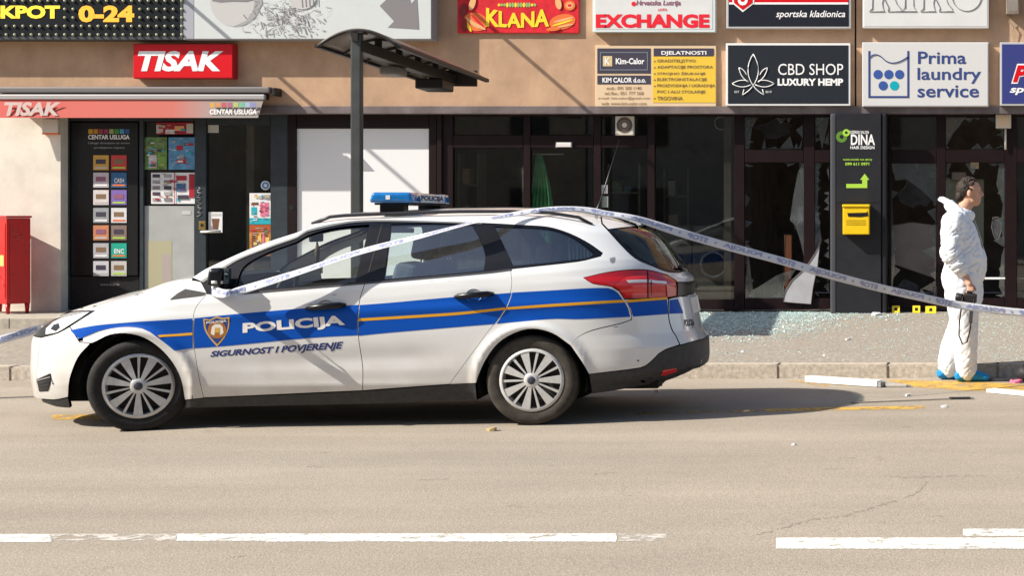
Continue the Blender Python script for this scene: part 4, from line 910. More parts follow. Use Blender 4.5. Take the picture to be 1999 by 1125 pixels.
m_blue = M('stripe_blue', (.001, .068, .39), .45, spec=.15); m_oran = M('stripe_orange', (.72, .36, .02), .45, spec=.2); m_ltxt = M('reflective_white', (.76, .75, .74), .4, coat=.4); m_btxt = M('dark_blue_print', (.025, .04, .16), .4)
m_cg = glass('clear_car_glass', (.86, .90, .87)); m_cgt = glass('tinted_car_glass', (.74, .88, .86), 1.0, .01, 2.6); m_crg = glass('rear_glass', (.62, .72, .70), 1.0, .01, 1.45); m_tail = M('tail_lens_red', (.50, .008, .012), .12, coat=1.0); m_tail2 = M('tail_lens_bright', (.66, .03, .03), .12, coat=1.0); m_lens = M('lamp_clear', (.72, .74, .75), .12, coat=1.0); m_silver = M('silver_plastic', (.42, .42, .42), .38, .55, var=.2, vscale=15)

# ---- outlines (traced on the near flank)
DLO = [(392, 550), (430, 526), (463, 506), (525, 481), (580, 462), (600, 450), (640, 440), (672, 435), (720, 431), (810, 432), (941, 436), (1016, 440), (1071, 444), (1113, 457), (1150, 476), (1176, 494), (1172, 500), (1130, 510), (998, 525), (950, 531), (743, 549), (700, 553), (570, 563), (430, 575), (404, 573)]
WIN_F = [(462, 563.5), (466, 541), (475, 522), (492, 509), (526, 492), (580, 472), (600, 460), (640, 448), (675, 442), (721, 438.5), (707, 495), (693, 550.5), (640, 554.5), (570, 560)]
WIN_R = [(764, 438), (840, 437), (921, 439), (939, 473), (947, 500), (944, 528), (850, 537), (750, 545), (757, 490)]
WIN_Q = [(966, 443), (1020, 445), (1071, 448), (1110, 460), (1141, 479), (1160, 495), (1150, 503), (1080, 511.5), (1002, 519), (984, 480)]
LINE_A = [(404, 574), (385, 596), (378, 613), (377, 640), (378, 670), (387, 731), (397, 777)]
LINE_B = [(713, 552), (705, 575), (700, 600), (698.7, 626), (700.5, 664), (708, 716), (708, 763)]
LINE_C = [(997, 526), (999, 559), (986, 604), (949, 653), (878, 750.5)]
ARCH_F = [(133, 776), (136, 741), (152, 699), (178, 670), (213, 654), (245, 651), (280, 659), (312, 680), (337.5, 709), (353.5, 741), (361, 781)]
ARCH_R = [(929, 748), (932, 738), (947, 704), (972.5, 670), (1007, 649), (1041, 642), (1079, 651), (1113, 674), (1137, 708), (1150, 731)]
SIL_T = [(376, 542), (401, 526), (472, 493), (526, 471.5), (580, 454), (600, 446), (640, 434.5), (672, 427.5), (720, 422), (810, 418.5), (900, 415), (1000, 413.5), (1100, 415), (1172, 423.5)]
TAILL = [(1139, 542), (1189, 531.5), (1235, 527), (1268, 528), (1303, 538), (1319, 548), (1321.5, 562), (1321, 578), (1300, 582), (1219, 583), (1210, 569), (1194, 559.5), (1157, 553.6)]
# ---- body panels
side = SIL_T + [(1174, 437), (1185, 449), (1215, 482), (1240, 505), (1270, 518.5), (1285, 525), (1303, 536.5)] + [(1268, 527), (1235, 526), (1189, 530.7), (1138, 542), (1157, 554.3), (1194, 560.5), (1209, 570), (1218, 584), (1228, 600), (1233, 616), (1232, 624), (1212, 631), (1155, 645), (1127, 659), (1116, 677)] + ARCH_R[:-2][::-1] + [(926, 749)] + LINE_C[::-1] + DLO[::-1][7:]
side = SIL_T + [(1174, 437), (1185, 449), (1215, 482), (1240, 505), (1270, 518.5), (1285, 525), (1303, 536.5), (1268, 527), (1235, 526), (1189, 530.7), (1138, 542), (1157, 554.3), (1194, 560.5), (1209, 570), (1218, 584), (1228, 600), (1233, 616), (1232, 624), (1212, 631), (1155, 645), (1127, 659), (1114, 674.5), (1079, 651), (1041, 642), (1007, 649), (972.5, 670), (947, 704), (932, 738), (929, 748), (878, 750.5), (949, 653), (986, 604), (999, 559), (997, 526), (1130, 511), (1173, 500.8), (1177, 494), (1150, 475), (1113, 456), (1071, 443), (1016, 439), (941, 435), (810, 431), (720, 430), (672, 434), (640, 439), (600, 449), (580, 461), (525, 480), (463, 505), (430, 525), (392, 549)]
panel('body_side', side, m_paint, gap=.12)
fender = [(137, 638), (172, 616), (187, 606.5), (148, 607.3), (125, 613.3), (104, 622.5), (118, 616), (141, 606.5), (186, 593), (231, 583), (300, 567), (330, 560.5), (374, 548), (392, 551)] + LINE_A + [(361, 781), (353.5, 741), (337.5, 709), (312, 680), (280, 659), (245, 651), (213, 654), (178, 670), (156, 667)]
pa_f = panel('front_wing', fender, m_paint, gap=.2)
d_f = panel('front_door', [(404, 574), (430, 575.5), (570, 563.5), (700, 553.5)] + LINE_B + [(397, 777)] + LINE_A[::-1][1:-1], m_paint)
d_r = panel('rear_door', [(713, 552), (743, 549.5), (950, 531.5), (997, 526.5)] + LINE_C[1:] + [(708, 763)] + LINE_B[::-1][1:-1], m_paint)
panel('sill', [(362, 783), (397, 778), (708, 764), (878, 751.5), (928, 748.5), (931, 781), (700, 789), (364, 797)], m_plast, gap=.4)
b_f = panel('front_bumper', [(79, 660), (95, 656), (115, 650), (136, 638.5), (146, 654), (155, 668), (176, 671), (152, 699), (136, 741), (133, 776), (105, 781), (80, 779), (74, 770), (71, 745), (72, 720), (74, 700), (76, 680)], m_paint)
panel('bumper_lip', [(80, 780), (105, 782), (133, 778), (137, 797), (112, 795), (84, 786)], m_plast, gap=.3)
hb = [(104, 623), (118, 616), (141, 606.5), (186, 593), (231, 583), (300, 567), (330, 560.5), (374, 548)]
bridge('bonnet', hb, m_paint, 'bonnet')
bridge('windscreen', SIL_T[:6], glass('windscreen_glass', (.9, .93, .9), 1.0, .01, 1.15), 'flat'); bridge('roof', SIL_T[5:], m_paint, 'top')
rw = np.concatenate([ROWS['bonnet'][1], ROWS['windscreen'][0]]); mesh('cowl', rw, [(i, i + 1, i + 18, i + 17) for i in range(16)], m_paint, car)
hl = [(80, 658.5), (78, 643), (86, 634), (102, 624.5), (126, 614.8), (148, 609), (184, 607), (171, 615), (135, 637), (115, 649), (95, 655)]
HL = panel('headlight', hl, m_trim, gap=.2)
panel('lens', [(90, 653), (91, 642), (104, 630), (126, 619.5), (148, 613.5), (175, 610), (150, 626), (128, 640), (112, 649)], m_lens, HL[0], off=.004, depth=0, gap=0, parent2=HL[1]); panel('lens_bar', [(103, 625), (126, 616), (148, 611), (172, 609.5), (150, 614.5), (126, 620)], m_silver, HL[0], off=.007, depth=0, gap=0, parent2=HL[1]); panel('reflector', [(100, 643), (106, 635), (116, 632), (118, 640), (110, 647)], m_trim, HL[0], off=.007, depth=0, gap=0, parent2=HL[1])
bridge('grille', [(82, 640), (80, 658)], m_trim, 'front', n=14); bridge('bumper_front', [(79, 660), (76, 680), (74, 700), (72, 720), (71, 745), (74, 770), (80, 779)], m_paint, 'front'); bridge('nose', [(104, 623), (86, 634), (82, 640)], m_paint, 'front')
fg = panel('fog_grille', [(72, 741), (99, 729), (101, 741), (94, 764), (77, 765)], m_trim, off=.003, depth=.0, gap=0)
for k in range(4): panel('grille_bar', [(74 + k, 742 + k * 6), (99 - k, 735 + k * 7), (99 - k, 737 + k * 7), (74 + k, 744 + k * 6)], m_silver if k == 0 else m_plast, fg[0], off=.006, depth=0, gap=0, parent2=fg[1], rnd=False)
panel('cowl_trim', [(331, 586), (347, 573), (362, 564.5), (403, 572), (398, 577), (360, 582)], m_plast, off=.003, depth=0, gap=0)
panel('window_surround', DLO, m_trim, holes=[WIN_F, WIN_R, WIN_Q], gap=.3, depth=.03)
panel('side_window', WIN_F, m_cg, gap=.1, depth=0, off=-.012); panel('side_window', WIN_R, m_cgt, gap=.1, depth=0, off=-.006); panel('side_window', WIN_Q, m_cgt, gap=.1, depth=0, off=-.006)
panel('pillar_seam', [(745, 437), (748, 437), (716, 551), (713, 552)], m_black, off=.002, depth=0, gap=0, rnd=False)
panel('window_molding', [(404, 573.5), (430, 575), (570, 563), (700, 553), (950, 531), (998, 525), (998, 528), (950, 534), (700, 556), (570, 566.5), (430, 578.5)], M('dark_molding', (.07, .07, .075), .35, .4), off=.004, depth=.006, gap=0)
panel('roof_molding', [(392, 549.5), (463, 505.5), (525, 480.5), (580, 461.5), (600, 449.5), (672, 434.5), (720, 430.5), (810, 431.5), (941, 435.5), (941, 438), (810, 434.5), (720, 434), (672, 438), (600, 453.5), (580, 465), (525, 484.5), (463, 509.5), (397, 552)], M('grey_molding', (.20, .20, .20), .4, .4), off=.004, depth=.006, gap=0)
# ---- tail
spo = panel('spoiler', [(1174, 424), (1182, 423), (1222, 427.5), (1254, 436), (1262, 441.5), (1222, 444.5), (1187, 448.5), (1176, 437)], m_paint, gap=.5, off=.004)
bridge('roof_end', [(1172, 423.5), (1182, 423), (1222, 427.5), (1254, 436)], m_paint, 'top', off=.002); bridge('spoiler_lip', [(1254, 436), (1262, 441.5)], m_paint, 'rear', off=.006)
panel('rear_window', [(1188, 449), (1222, 445.5), (1262, 442), (1270, 452), (1296, 487), (1318, 518), (1327, 531), (1306, 530.5), (1285, 524.5), (1265, 516.5), (1240, 504), (1215, 481)], m_crg, gap=.2, depth=0); bridge('rear_window', [(1262, 442), (1270, 452), (1296, 487), (1318, 518), (1327, 531)], m_crg, 'rear')
panel('glass_border', [(1188, 449), (1194, 448.4), (1221, 480), (1246, 502), (1290, 523), (1327, 529), (1327, 532), (1306, 531), (1285, 525), (1240, 505), (1215, 482)], m_trim, off=.003, depth=0, gap=0)
panel('tailgate', [(1286, 525.8), (1306, 532), (1327, 532.5), (1338, 542), (1341, 550.5), (1322, 550.5), (1319, 547), (1304, 537.5)], m_paint, gap=.3); bridge('tailgate', [(1327, 532), (1338, 542), (1341, 550.5)], m_paint, 'rear')
TL = panel('tail_light', TAILL, m_tail, gap=.5, step=6)
panel('bright_lens', [(1200, 558), (1225, 541), (1262, 538), (1262, 577), (1222, 578), (1212, 567)], m_tail2, TL[0], off=.004, depth=0, gap=0, parent2=TL[1]); panel('clear_band', [(1222, 548), (1262, 547), (1262, 552), (1226, 553)], m_lens, TL[0], off=.008, depth=0, gap=0, parent2=TL[1], rnd=False); panel('clear_band', [(1266, 547), (1300, 550), (1300, 555), (1266, 552)], m_lens, TL[0], off=.006, depth=0, gap=0, parent2=TL[1], rnd=False); panel('lens_gap', [(1263, 528), (1265, 528), (1266, 582), (1264, 582)], m_trim, TL[0], off=.003, depth=0, gap=0, parent2=TL[1], rnd=False); panel('edge_lens', [(1300, 556), (1318, 562), (1318, 577), (1302, 579)], M('tail_lens_pale', (.62, .20, .18), .12, coat=1.0), TL[0], off=.006, depth=0, gap=0, parent2=TL[1])
panel('tailgate_strip', [(1323, 551.5), (1341, 551), (1342, 576), (1326, 578), (1323, 578)], m_trim, gap=.2); bridge('tailgate_strip', [(1341, 550.5), (1342, 577)], m_trim, 'rear')
panel('tailgate', [(1306, 584), (1325, 580), (1342, 578), (1347, 596), (1352, 622), (1356, 640), (1364, 651), (1366, 663), (1328, 673.5), (1320, 656), (1313, 645), (1308, 631), (1305, 610)], m_paint, gap=.4); bridge('tailgate', [(1342, 577), (1347, 596), (1352, 622), (1356, 640), (1364, 651), (1366, 663)], m_paint, 'rear')
panel('rear_bumper', [(1219, 585), (1260, 584.5), (1304, 583.5), (1303.5, 610), (1306.5, 631), (1311, 645), (1319, 657), (1326, 673), (1299, 682), (1286, 690), (1269, 707), (1251, 717.5), (1150, 730.5), (1137, 708), (1113.6, 674), (1127, 659.6), (1155, 646.5), (1212, 632.5), (1233.5, 625), (1234, 614), (1228, 599)], m_paint, gap=.12)
panel('bumper_skirt', [(1150, 731.5), (1251, 719), (1269, 708.5), (1286.6, 691), (1299, 683.7), (1327.5, 674.8), (1366, 664), (1370, 672), (1371, 698), (1369, 708), (1354, 721), (1331, 732.5), (1297, 745), (1260, 752), (1210, 761.5), (1156, 769.5), (1153, 748)], m_plast, gap=.3); bridge('bumper_skirt', [(1366, 664), (1370, 672), (1371, 698), (1369, 708), (1354, 721)], m_plast, 'rear')
panel('rear_reflector', [(1290, 731), (1294, 723), (1320, 719), (1321, 726), (1308, 730), (1291, 734)], m_tail, off=.004, depth=0, gap=0)
panel('parking_sensor', [(1244, 703), (1247, 703), (1247, 706), (1244, 706)], m_trim, off=.003, depth=0, gap=0); panel('wing_badge', [(1190, 505), (1200, 502), (1198, 510), (1192, 514)], m_silver, off=.003, depth=0, gap=0)
# ---- stripe on each panel
ST = [(136, 645), (165, 639.5), (193.5, 635), (264, 629), (330, 625), (377, 622)]
panel('stripe', [(138, 645), (165, 639.5), (193.5, 635), (264, 629), (330, 625), (376, 622), (376, 680), (341, 685), (324, 671), (305.5, 657.6), (292, 648), (277, 641.5), (250, 638.5), (219, 641), (193.5, 646.5), (175, 654), (156, 662), (147, 655)], m_blue, pa_f[0], off=.0032, depth=0, gap=0, parent2=pa_f[1]); panel('orange_line', [(308, 655), (376, 649.5), (376, 654.5), (312, 659)], m_oran, pa_f[0], off=.005, depth=0, gap=0, parent2=pa_f[1], rnd=False)
panel('stripe', [(379.5, 621.7), (466.7, 613), (609, 601), (700, 595.6), (697.5, 626), (698.5, 655), (609, 660), (445, 675.6), (380, 680.5), (378.5, 650)], m_blue, d_f[0], off=.0015, depth=0, gap=0, parent2=d_f[1])
panel('stripe', [(702, 596), (760, 591.5), (889, 580), (998, 572), (996, 580), (985, 604), (965, 633), (904, 638), (760, 650), (700.5, 656), (700, 626)], m_blue, d_r[0], off=.0015, depth=0, gap=0, parent2=d_r[1]); panel('orange_line', [(700, 622), (889, 610), (987.5, 600), (985.5, 605), (889, 615.5), (700, 627.5)], m_oran, d_r[0], off=.003, depth=0, gap=0, parent2=d_r[1])
panel('stripe', [(1000, 571.5), (1080, 567), (1139, 563.5), (1188, 563), (1205, 571), (1215, 584), (1226, 602), (1230, 619), (1130, 623.5), (1080, 623), (997, 630), (969, 632.5), (988, 604), (998, 580)], m_blue, off=.0015, depth=0, gap=0); panel('orange_line', [(989, 600), (1080, 593.5), (1216, 585.5), (1219, 590.5), (1080, 599), (987, 605)], m_oran, off=.003, depth=0, gap=0)
panel('stripe', [(1222, 588), (1260, 586), (1302, 585), (1303, 600), (1303, 613.5), (1284, 615), (1236, 618.5), (1231, 603)], m_blue, off=.0015, depth=0, gap=0); panel('orange_line', [(1221, 586), (1301, 580.5), (1301, 585), (1223, 591)], m_oran, off=.006, depth=0, gap=0, rnd=False); panel('stripe', [(1307, 586), (1323, 584), (1334, 612), (1306, 613)], m_blue, off=.0015, depth=0, gap=0)
# ---- lettering (near side; the far side repeats it)
def ctext(s, quad, mat, bold=.03, shear=0.0, off=.0013, space=1.0, parent=None):
    """quad = four photo points: lower left, lower right, upper right, upper left"""
    vs, fs = text_data(s, bold, shear, space); q = np.array(quad, float)
    pix = [(1 - v) * ((1 - u) * q[0] + u * q[1]) + v * ((1 - u) * q[3] + u * q[2]) for u, v in vs]
    P = on_car(pix); N = normal(P); return surf_mesh('lettering', P + N * off, N, fs, mat, parent or car)
ctext('POLICIJA', [(474, 656), (675, 640), (671, 615), (474, 631)], m_ltxt, .045, off=.0034, parent=d_f[0]); ctext('SIGURNOST I POVJERENJE', [(410, 701), (668, 685), (670, 667), (412, 686)], m_btxt, .04, .18, parent=d_f[0])
ctext('POLICIJA', [(1337, 642), (1357, 640), (1354, 623), (1335, 624)], m_trim, .03)
gold = M('crest_gold', (.55, .34, .08), .4); m_crw = M('crest_white', (.72, .68, .62), .4); m_crb = M('crest_brown', (.34, .13, .03), .4); m_crd = M('crest_blue', (.02, .05, .22), .4)
def decal(pts, mat, off, rnd=True, nm='crest'): panel(nm, pts, mat, d_f[0], off=off, depth=0, gap=0, both=False, rnd=rnd, step=7)
decal([(397, 622), (410, 624), (423, 618), (436, 621), (448, 619), (447, 640), (438, 660), (424, 677), (409, 660), (399, 642)], gold, .0025); decal([(400, 625), (410, 627), (423, 621), (436, 624), (445, 622), (444, 640), (436, 658), (424, 672), (411, 658), (402, 641)], m_crd, .0032)
decal([(424 + 18 * math.cos(a), 644 + 17 * math.sin(a)) for a in np.linspace(0, 6.28, 20)[:-1]], m_crb, .0039); decal([(412, 652), (414, 638), (420, 633), (430, 633), (435, 638), (437, 650), (430, 655), (430, 642), (420, 642), (419, 655)], m_crw, .0046, False); decal([(420, 640), (430, 640), (430, 650), (420, 650)], gold, .0053); ctext('POLICIJA', [(403, 634), (443, 630), (443, 624), (403, 628)], m_crw, .04, off=.0046, parent=d_f[0])
# ---- handles
def handle(px, py, door):
    C = on_car([(px, py)])[0]; s = 1 / 283
    lathe = [(.058, -.002), (.05, .006), (.03, .012), (.001, .016)]
    for sgn, dd in ((-1, door[0]), (1, door[1])):
        yy = sgn * abs(C[1])
        vs, fs = [], []
        for r_, dp in lathe:
            for k in range(20): a = 2 * math.pi * k / 20; vs.append((C[0] + r_ * math.cos(a) * .95, yy - sgn * (dp - .004) , C[2] + r_ * math.sin(a) * .8))
        for i in range(3):
            for k in range(20): fs.append((i * 20 + k, i * 20 + (k + 1) % 20, (i + 1) * 20 + (k + 1) % 20, (i + 1) * 20 + k))
        hp = mesh('handle_cup', vs, fs, m_silver if sgn < 0 else m_paint, dd, True)
        hh = tube('door_handle', [(C[0] - .125, yy + sgn * .004, C[2] - .012), (C[0] - .10, yy + sgn * .028, C[2] - .006), (C[0], yy + sgn * .04, C[2] + .004), (C[0] + .10, yy + sgn * .03, C[2] + .01), (C[0] + .13, yy + sgn * .004, C[2] + .010)], [.012, .02, .023, .022, .014], m_trim, dd, 10)
handle(636, 599, d_f); handle(925, 577, d_r)
# ---- mirrors
def mirror_set(sgn):
    C = on_car([(436, 560)])[0]; x, z = C[0], C[2]; y = sgn * abs(C[1])
    bm = bmesh.new(); bmesh.ops.create_cube(bm, size=1); bmesh.ops.bevel(bm, geom=bm.edges[:], offset=.28, segments=4, affect='EDGES', profile=.6)
    for v in bm.verts: v.co = Vector((x - .005 + v.co.x * .098 + (v.co.z * .02), y + sgn * (.075 + v.co.y * .15), z + .070 + v.co.z * .125))
    o = from_bm('door_mirror', bm, m_trim, car, True)
    box('mirror_base', x - .04, x + .05, min(y - sgn * .02, y + sgn * .08), max(y - sgn * .02, y + sgn * .08), z - .022, z + .02, m_trim, o, .012)
    box('mirror_glass', x + .054, x + .06, min(y + sgn * .02, y + sgn * .13), max(y + sgn * .02, y + sgn * .13), z + .025, z + .125, M('mirror', (.8, .8, .8), .02, 1.0), o)
    bm = bmesh.new(); bmesh.ops.create_cube(bm, size=1); bmesh.ops.bevel(bm, geom=bm.edges[:], offset=.3, segments=3, affect='EDGES')
    for v in bm.verts: v.co = Vector((x - .0 + v.co.x * .085, y + sgn * (.115 + v.co.y * .09), z + .036 + v.co.z * .05))
    from_bm('indicator', bm, m_paint, o, True)
mirror_set(-1); mirror_set(1)
# ---- roof rails, light bar, aerial
rp = [(600, 446), (640, 432), (672, 424), (720, 418), (810, 414), (900, 410.5), (1000, 409.5), (1080, 410.5), (1140, 414.5), (1172, 422)]
q0 = on_car([(600, 448), (640, 437), (672, 430), (720, 424), (810, 420), (900, 417), (1000, 415), (1080, 416), (1140, 420), (1168, 424)])
for sgn in (-1, 1):
    pth = []
    for k, p in enumerate(q0):
        h_ = .032 if 0 < k < len(q0) - 1 else .0; y_ = sgn * .585; zz = float(solve_z(np.array([p[0]]), np.array([.585]))[0]); pth.append((p[0], y_, zz + h_))
    tube('roof_rail', pth, .012, M('satin_black', (.03, .03, .036), .35), car, 8)
m_lb = M('light_bar_blue', (.010, .16, .46), .12, coat=1.0, var=.3, vscale=14); m_lb2 = M('light_bar_deep', (.02, .04, .20), .15, coat=1.0)
bar = None
xb_ = .28; zr = float(solve_z(np.array([xb_]), np.array([0.0]))[0])
bar = bpy.data.objects.new('light_bar', None); link(bar); bar.parent = car; LOCAL.add('light_bar')
def lens_block(y0, y1, mat, nm, x0, x1, z0=.046, z1=.122):
    """rounded block, a little narrower at the top"""
    bm = bmesh.new(); bmesh.ops.create_cube(bm, size=1)
    for v in bm.verts: k = .86 if v.co.z > 0 else 1.0; v.co = Vector((xb_ + x0 + (v.co.x * k + .5) * (x1 - x0), y0 + (v.co.y + .5) * (y1 - y0), zr + z0 + (v.co.z + .5) * (z1 - z0)))
    bmesh.ops.bevel(bm, geom=bm.edges[:], offset=.024, segments=4, affect='EDGES', profile=.55)
    o = from_bm(nm, bm, mat, bar, True); return o
lens_block(-.60, -.36, m_lb, 'blue_lens', -.15, .16); lens_block(.40, .60, m_lb, 'blue_lens', -.13, .13)
lens_block(-.358, .398, m_lb2, 'dark_lens', -.14, .125); box('white_panel', xb_ + .10, xb_ + .134, -.33, .37, zr + .05, zr + .112, M('light_bar_panel', (.66, .66, .63), .4), bar, .004)
box('bar_base', xb_ - .12, xb_ + .12, -.56, .56, zr + .032, zr + .047, m_trim, bar, .004)
for y_ in (-.50, .50): box('bar_foot', xb_ - .085, xb_ + .085, y_ - .06, y_ + .06, zr - .03, zr + .033, m_trim, bar, .008)
box('led_module', xb_ - .03, xb_ + .0, -.603, -.598, zr + .07, zr + .10, m_lens, bar, .001)
vs, fs = text_data('POLICIJA', .04)
mesh('lettering', [(xb_ + .1355, -.30 + u * .64, zr + .058 + v * .046) for u, v in vs], fs, M('bar_lettering', (.03, .035, .09), .5), bar)
xa_ = float(on_car([(1160, 421)])[0][0]); za_ = float(solve_z(np.array([xa_]), np.array([-.1]))[0])
an = tube('aerial', [(xa_ - .02, -.1, za_ - .01), (xa_ - .005, -.1, za_ + .03), (xa_ + .02, -.1, za_ + .1), (xa_ + .16, -.1, za_ + .56)], [.03, .015, .006, .003], m_trim, car, 8)
# ---- plate, exhaust, wiper
xz = lambda y, z: float(solve_x(np.array([y]), np.array([z]), 1)[0])
for nm, z0, z1, hy, mt in (('number_plate', .74, .855, .26, m_ltxt),):
    o = mesh(nm, [(xz(hy * s, z) + .012, hy * s, z) for z in (z0, z1) for s in (-1, -.5, 0, .5, 1)], [(i, i + 1, i + 6, i + 5) for i in range(4)], mt, car); sd = o.modifiers.new('t', 'SOLIDIFY'); sd.thickness = .008
tube('exhaust_tip', [(2.0, -.50, .262), (2.17, -.50, .255)], .03, m_plast, car, 12); tube('wiper', [(xz(0, 1.06) + .015, .02, 1.05), (xz(-.28, 1.08) + .02, -.30, 1.09)], .009, m_trim, car, 6)
# ---- wheels
m_tyre = M('tyre_rubber', (.022, .021, .020), .85, var=.35, vscale=18, bump=.2, bscale=60); m_dust = M('dusty_tyre_rubber', (.055, .048, .040), .9, var=.4, vscale=14, bump=.2, bscale=60)
m_cap = M('wheel_trim_silver', (.56, .56, .55), .36, .25, var=.12, vscale=30)
def wheel(cx_, cz_, sgn, steer, rub):
    w = bpy.data.objects.new('wheel', None); link(w); w.parent = car; LOCAL.add(w.name); w.location = (cx_, sgn * .78, cz_); w.rotation_euler = (0, random.uniform(0, 6), steer + (0 if sgn < 0 else math.pi))
    r = WR
    lathe_y('tyre', [(.218, .09), (.235, .10), (.27, .108), (r - .022, .098), (r - .006, .082), (r, .05), (r, -.05), (r - .006, -.082), (r - .022, -.099), (.275, -.107), (.24, -.102), (.222, -.094), (.214, -.08), (.205, .08)], rub, w, 56, closed=True)
    for yy in (-.055, -.018, .018, .055): lathe_y('tread_groove', [(r + .0006, yy - .004), (r + .0012, yy), (r + .0006, yy + .004)], m_in, w, 48)
    lathe_y('rim', [(.222, -.094), (.216, -.100), (.205, -.098), (.196, -.07), (.19, .06), (.16, .07)], m_cap, w, 48); lathe_y('brake_disc', [(.19, -.03), (.03, -.03)], M('brake_dark', (.035, .033, .03), .6, .3), w, 32)
    def blade(a0, a1, r0, r1, b0, b1, y0, y1, nm):
        pts = [(r0, a0), (r1, b0), (r1 + .002, (b0 + b1) / 2), (r1, b1), (r0, a1)]
        f = [(q * math.cos(a), (y0 if q < .1 else y1), q * math.sin(a)) for q, a in pts]; n = len(f)
        vs = f + [(x, y + .014, z) for x, y, z in f]; fs = [tuple(range(n)), tuple(range(2 * n - 1, n - 1, -1))] + [(i, i + n, (i + 1) % n + n, (i + 1) % n) for i in range(n)]
        bm = bmesh.new(); bv = [bm.verts.new(v) for v in vs]; [bm.faces.new([bv[i] for i in f_]) for f_ in fs]; bmesh.ops.recalc_face_normals(bm, faces=bm.faces[:])
        return from_bm(nm, bm, m_cap, w)
    for k in range(7):
        a = 2 * math.pi * k / 7
        blade(a - .24, a + .24, .045, .212, a - .15, a + .15, -.108, -.099, 'spoke'); h = a + math.pi / 7
        blade(h - .10, h + .10, .045, .212, h - .045, h + .045, -.106, -.097, 'spoke_bar')
    lathe_y('hub', [(.055, -.100), (.05, -.108), (.03, -.110), (.001, -.111)], m_cap, w, 24)
    lathe_y('hub_badge', [(.028, -.111), (.026, -.113), (.001, -.114)], M('badge_blue', (.045, .05, .07), .35), w, 20); lathe_y('cap_ring', [(.20, -.103), (.216, -.104), (.216, -.09)], m_cap, w, 48)
    return w
wheel(XF - .012, ZF, -1, R(17), m_tyre); wheel(XR_, ZR, -1, 0, m_dust); wheel(XF, ZF, 1, R(16), m_tyre); wheel(XR_, ZR, 1, 0, m_dust)
# ---- wheel housings, floor, dark inner skins
for cx_, cz_ in ((XF, ZF), (XR_, ZR)):
    for sgn in (-1, 1):
        vs, fs = [], []; n = 22
        for k in range(n + 1):
            a = math.pi * (k / n * 1.16 - .08)
            for y_ in (.60, .862): vs.append((cx_ + .372 * math.cos(a), sgn * y_, cz_ + .372 * math.sin(a)))
        for k in range(n): fs.append((2 * k, 2 * k + 1, 2 * k + 3, 2 * k + 2))
        fs.append(tuple(2 * k for k in range(n + 1)))
        mesh('wheel_housing', vs, fs, m_in, car, False)
box('underbody', -.92, .92, -.76, .76, .17, .27, m_in, car); box('engine_bay', -2.0, -.93, -.60, .60, .17, .70, m_in, car); box('boot_floor', .93, 2.15, -.60, .60, .22, .50, m_in, car)
box('bumper_beam', -2.10, -1.80, -.40, .40, .16, .32, m_in, car)
for s in (-1, 1):
    box('inner_skin', -.92, .92, s * .80 - .01, s * .80 + .01, .271, .90, m_in, car); box('inner_skin', 1.72, 2.12, s * .70 - .01, s * .70 + .01, .30, 1.0, m_in, car); box('inner_skin', -1.95, -1.72, s * .70 - .01, s * .70 + .01, .30, .66, m_in, car); box('inner_skin', .93, 1.72, s * .74 - .01, s * .74 + .01, .70, .98, m_in, car); box('inner_skin', -1.68, -.93, s * .70 - .01, s * .70 + .01, .68, .84, m_in, car)
# ---- cabin
trims = panel('pillar_trim', [(378, 546), (425, 518), (472, 496), (526, 475), (580, 458), (600, 450), (640, 440), (690, 435), (690, 441), (640, 450), (600, 462), (580, 474), (526, 494), (492, 511), (476, 524), (467, 541), (463, 562), (404, 571)], M('cream_cabin_trim', (.58, .54, .45), .8), off=-.034, depth=0, gap=0)
bpy.data.objects.remove(trims[0])
m_seat = M('seat_cloth', (.10, .115, .14), .9, var=.2, vscale=40); m_dash = M('dash_plastic', (.018, .018, .019), .6)
def cushion(nm, x0, x1, y0, y1, z0, z1, tilt_=0.0, par=None, bev=.05): return box(nm, x0, x1, y0, y1, z0, z1, m_seat, par or car, bev, rot=Matrix.Rotation(tilt_, 3, 'Y') if tilt_ else None, seg=3)
for s in (-1, 1):
    st_ = cushion('seat', -.25, .30, s * .38 - .25, s * .38 + .25, .38, .56); cushion('seat_back', .24, .40, s * .38 - .24, s * .38 + .24, .5, 1.13, R(14), st_); cushion('headrest', .40, .50, s * .38 - .13, s * .38 + .13, 1.15, 1.33, R(10), st_, .04)
    for q in (-.05, .05): tube('headrest_post', [(.44, s * .38 + q, 1.08), (.455, s * .38 + q, 1.18)], .006, m_chrome, st_, 6)
rb = cushion('rear_bench', .75, 1.2, -.62, .62, .40, .60); cushion('bench_back', 1.16, 1.28, -.62, .62, .55, 1.10, R(12), rb)
for y_ in (-.4, 0, .4): cushion('headrest', 1.27, 1.35, y_ - .12, y_ + .12, 1.12, 1.26, R(8), rb, .035)
for k in range(7): tube('cargo_grille', [(1.52, -.5 + k * .16, .9), (1.50, -.5 + k * .16, 1.40)], .007, m_silver, car, 6)
box('dashboard', -1.25, -.62, -.72, .72, .58, .89, m_dash, car, .05); box('door_card', -.9, .9, -.79, -.74, .3, .93, m_dash, car); box('door_card', -.9, .9, .74, .79, .3, .93, m_dash, car)
sw_ = tube('steering_wheel', [(-.52 + .06 * math.cos(a), -.38 + .18 * math.sin(a), .90 + .17 * math.cos(a)) for a in np.linspace(0, 6.28, 25)[:-1]], .016, m_dash, car, 8, closed=True); tube('column', [(-.75, -.38, .82), (-.52, -.38, .90)], .035, m_dash, sw_, 8); box('wheel_boss', -.56, -.50, -.45, -.31, .86, .94, m_dash, sw_, .02)
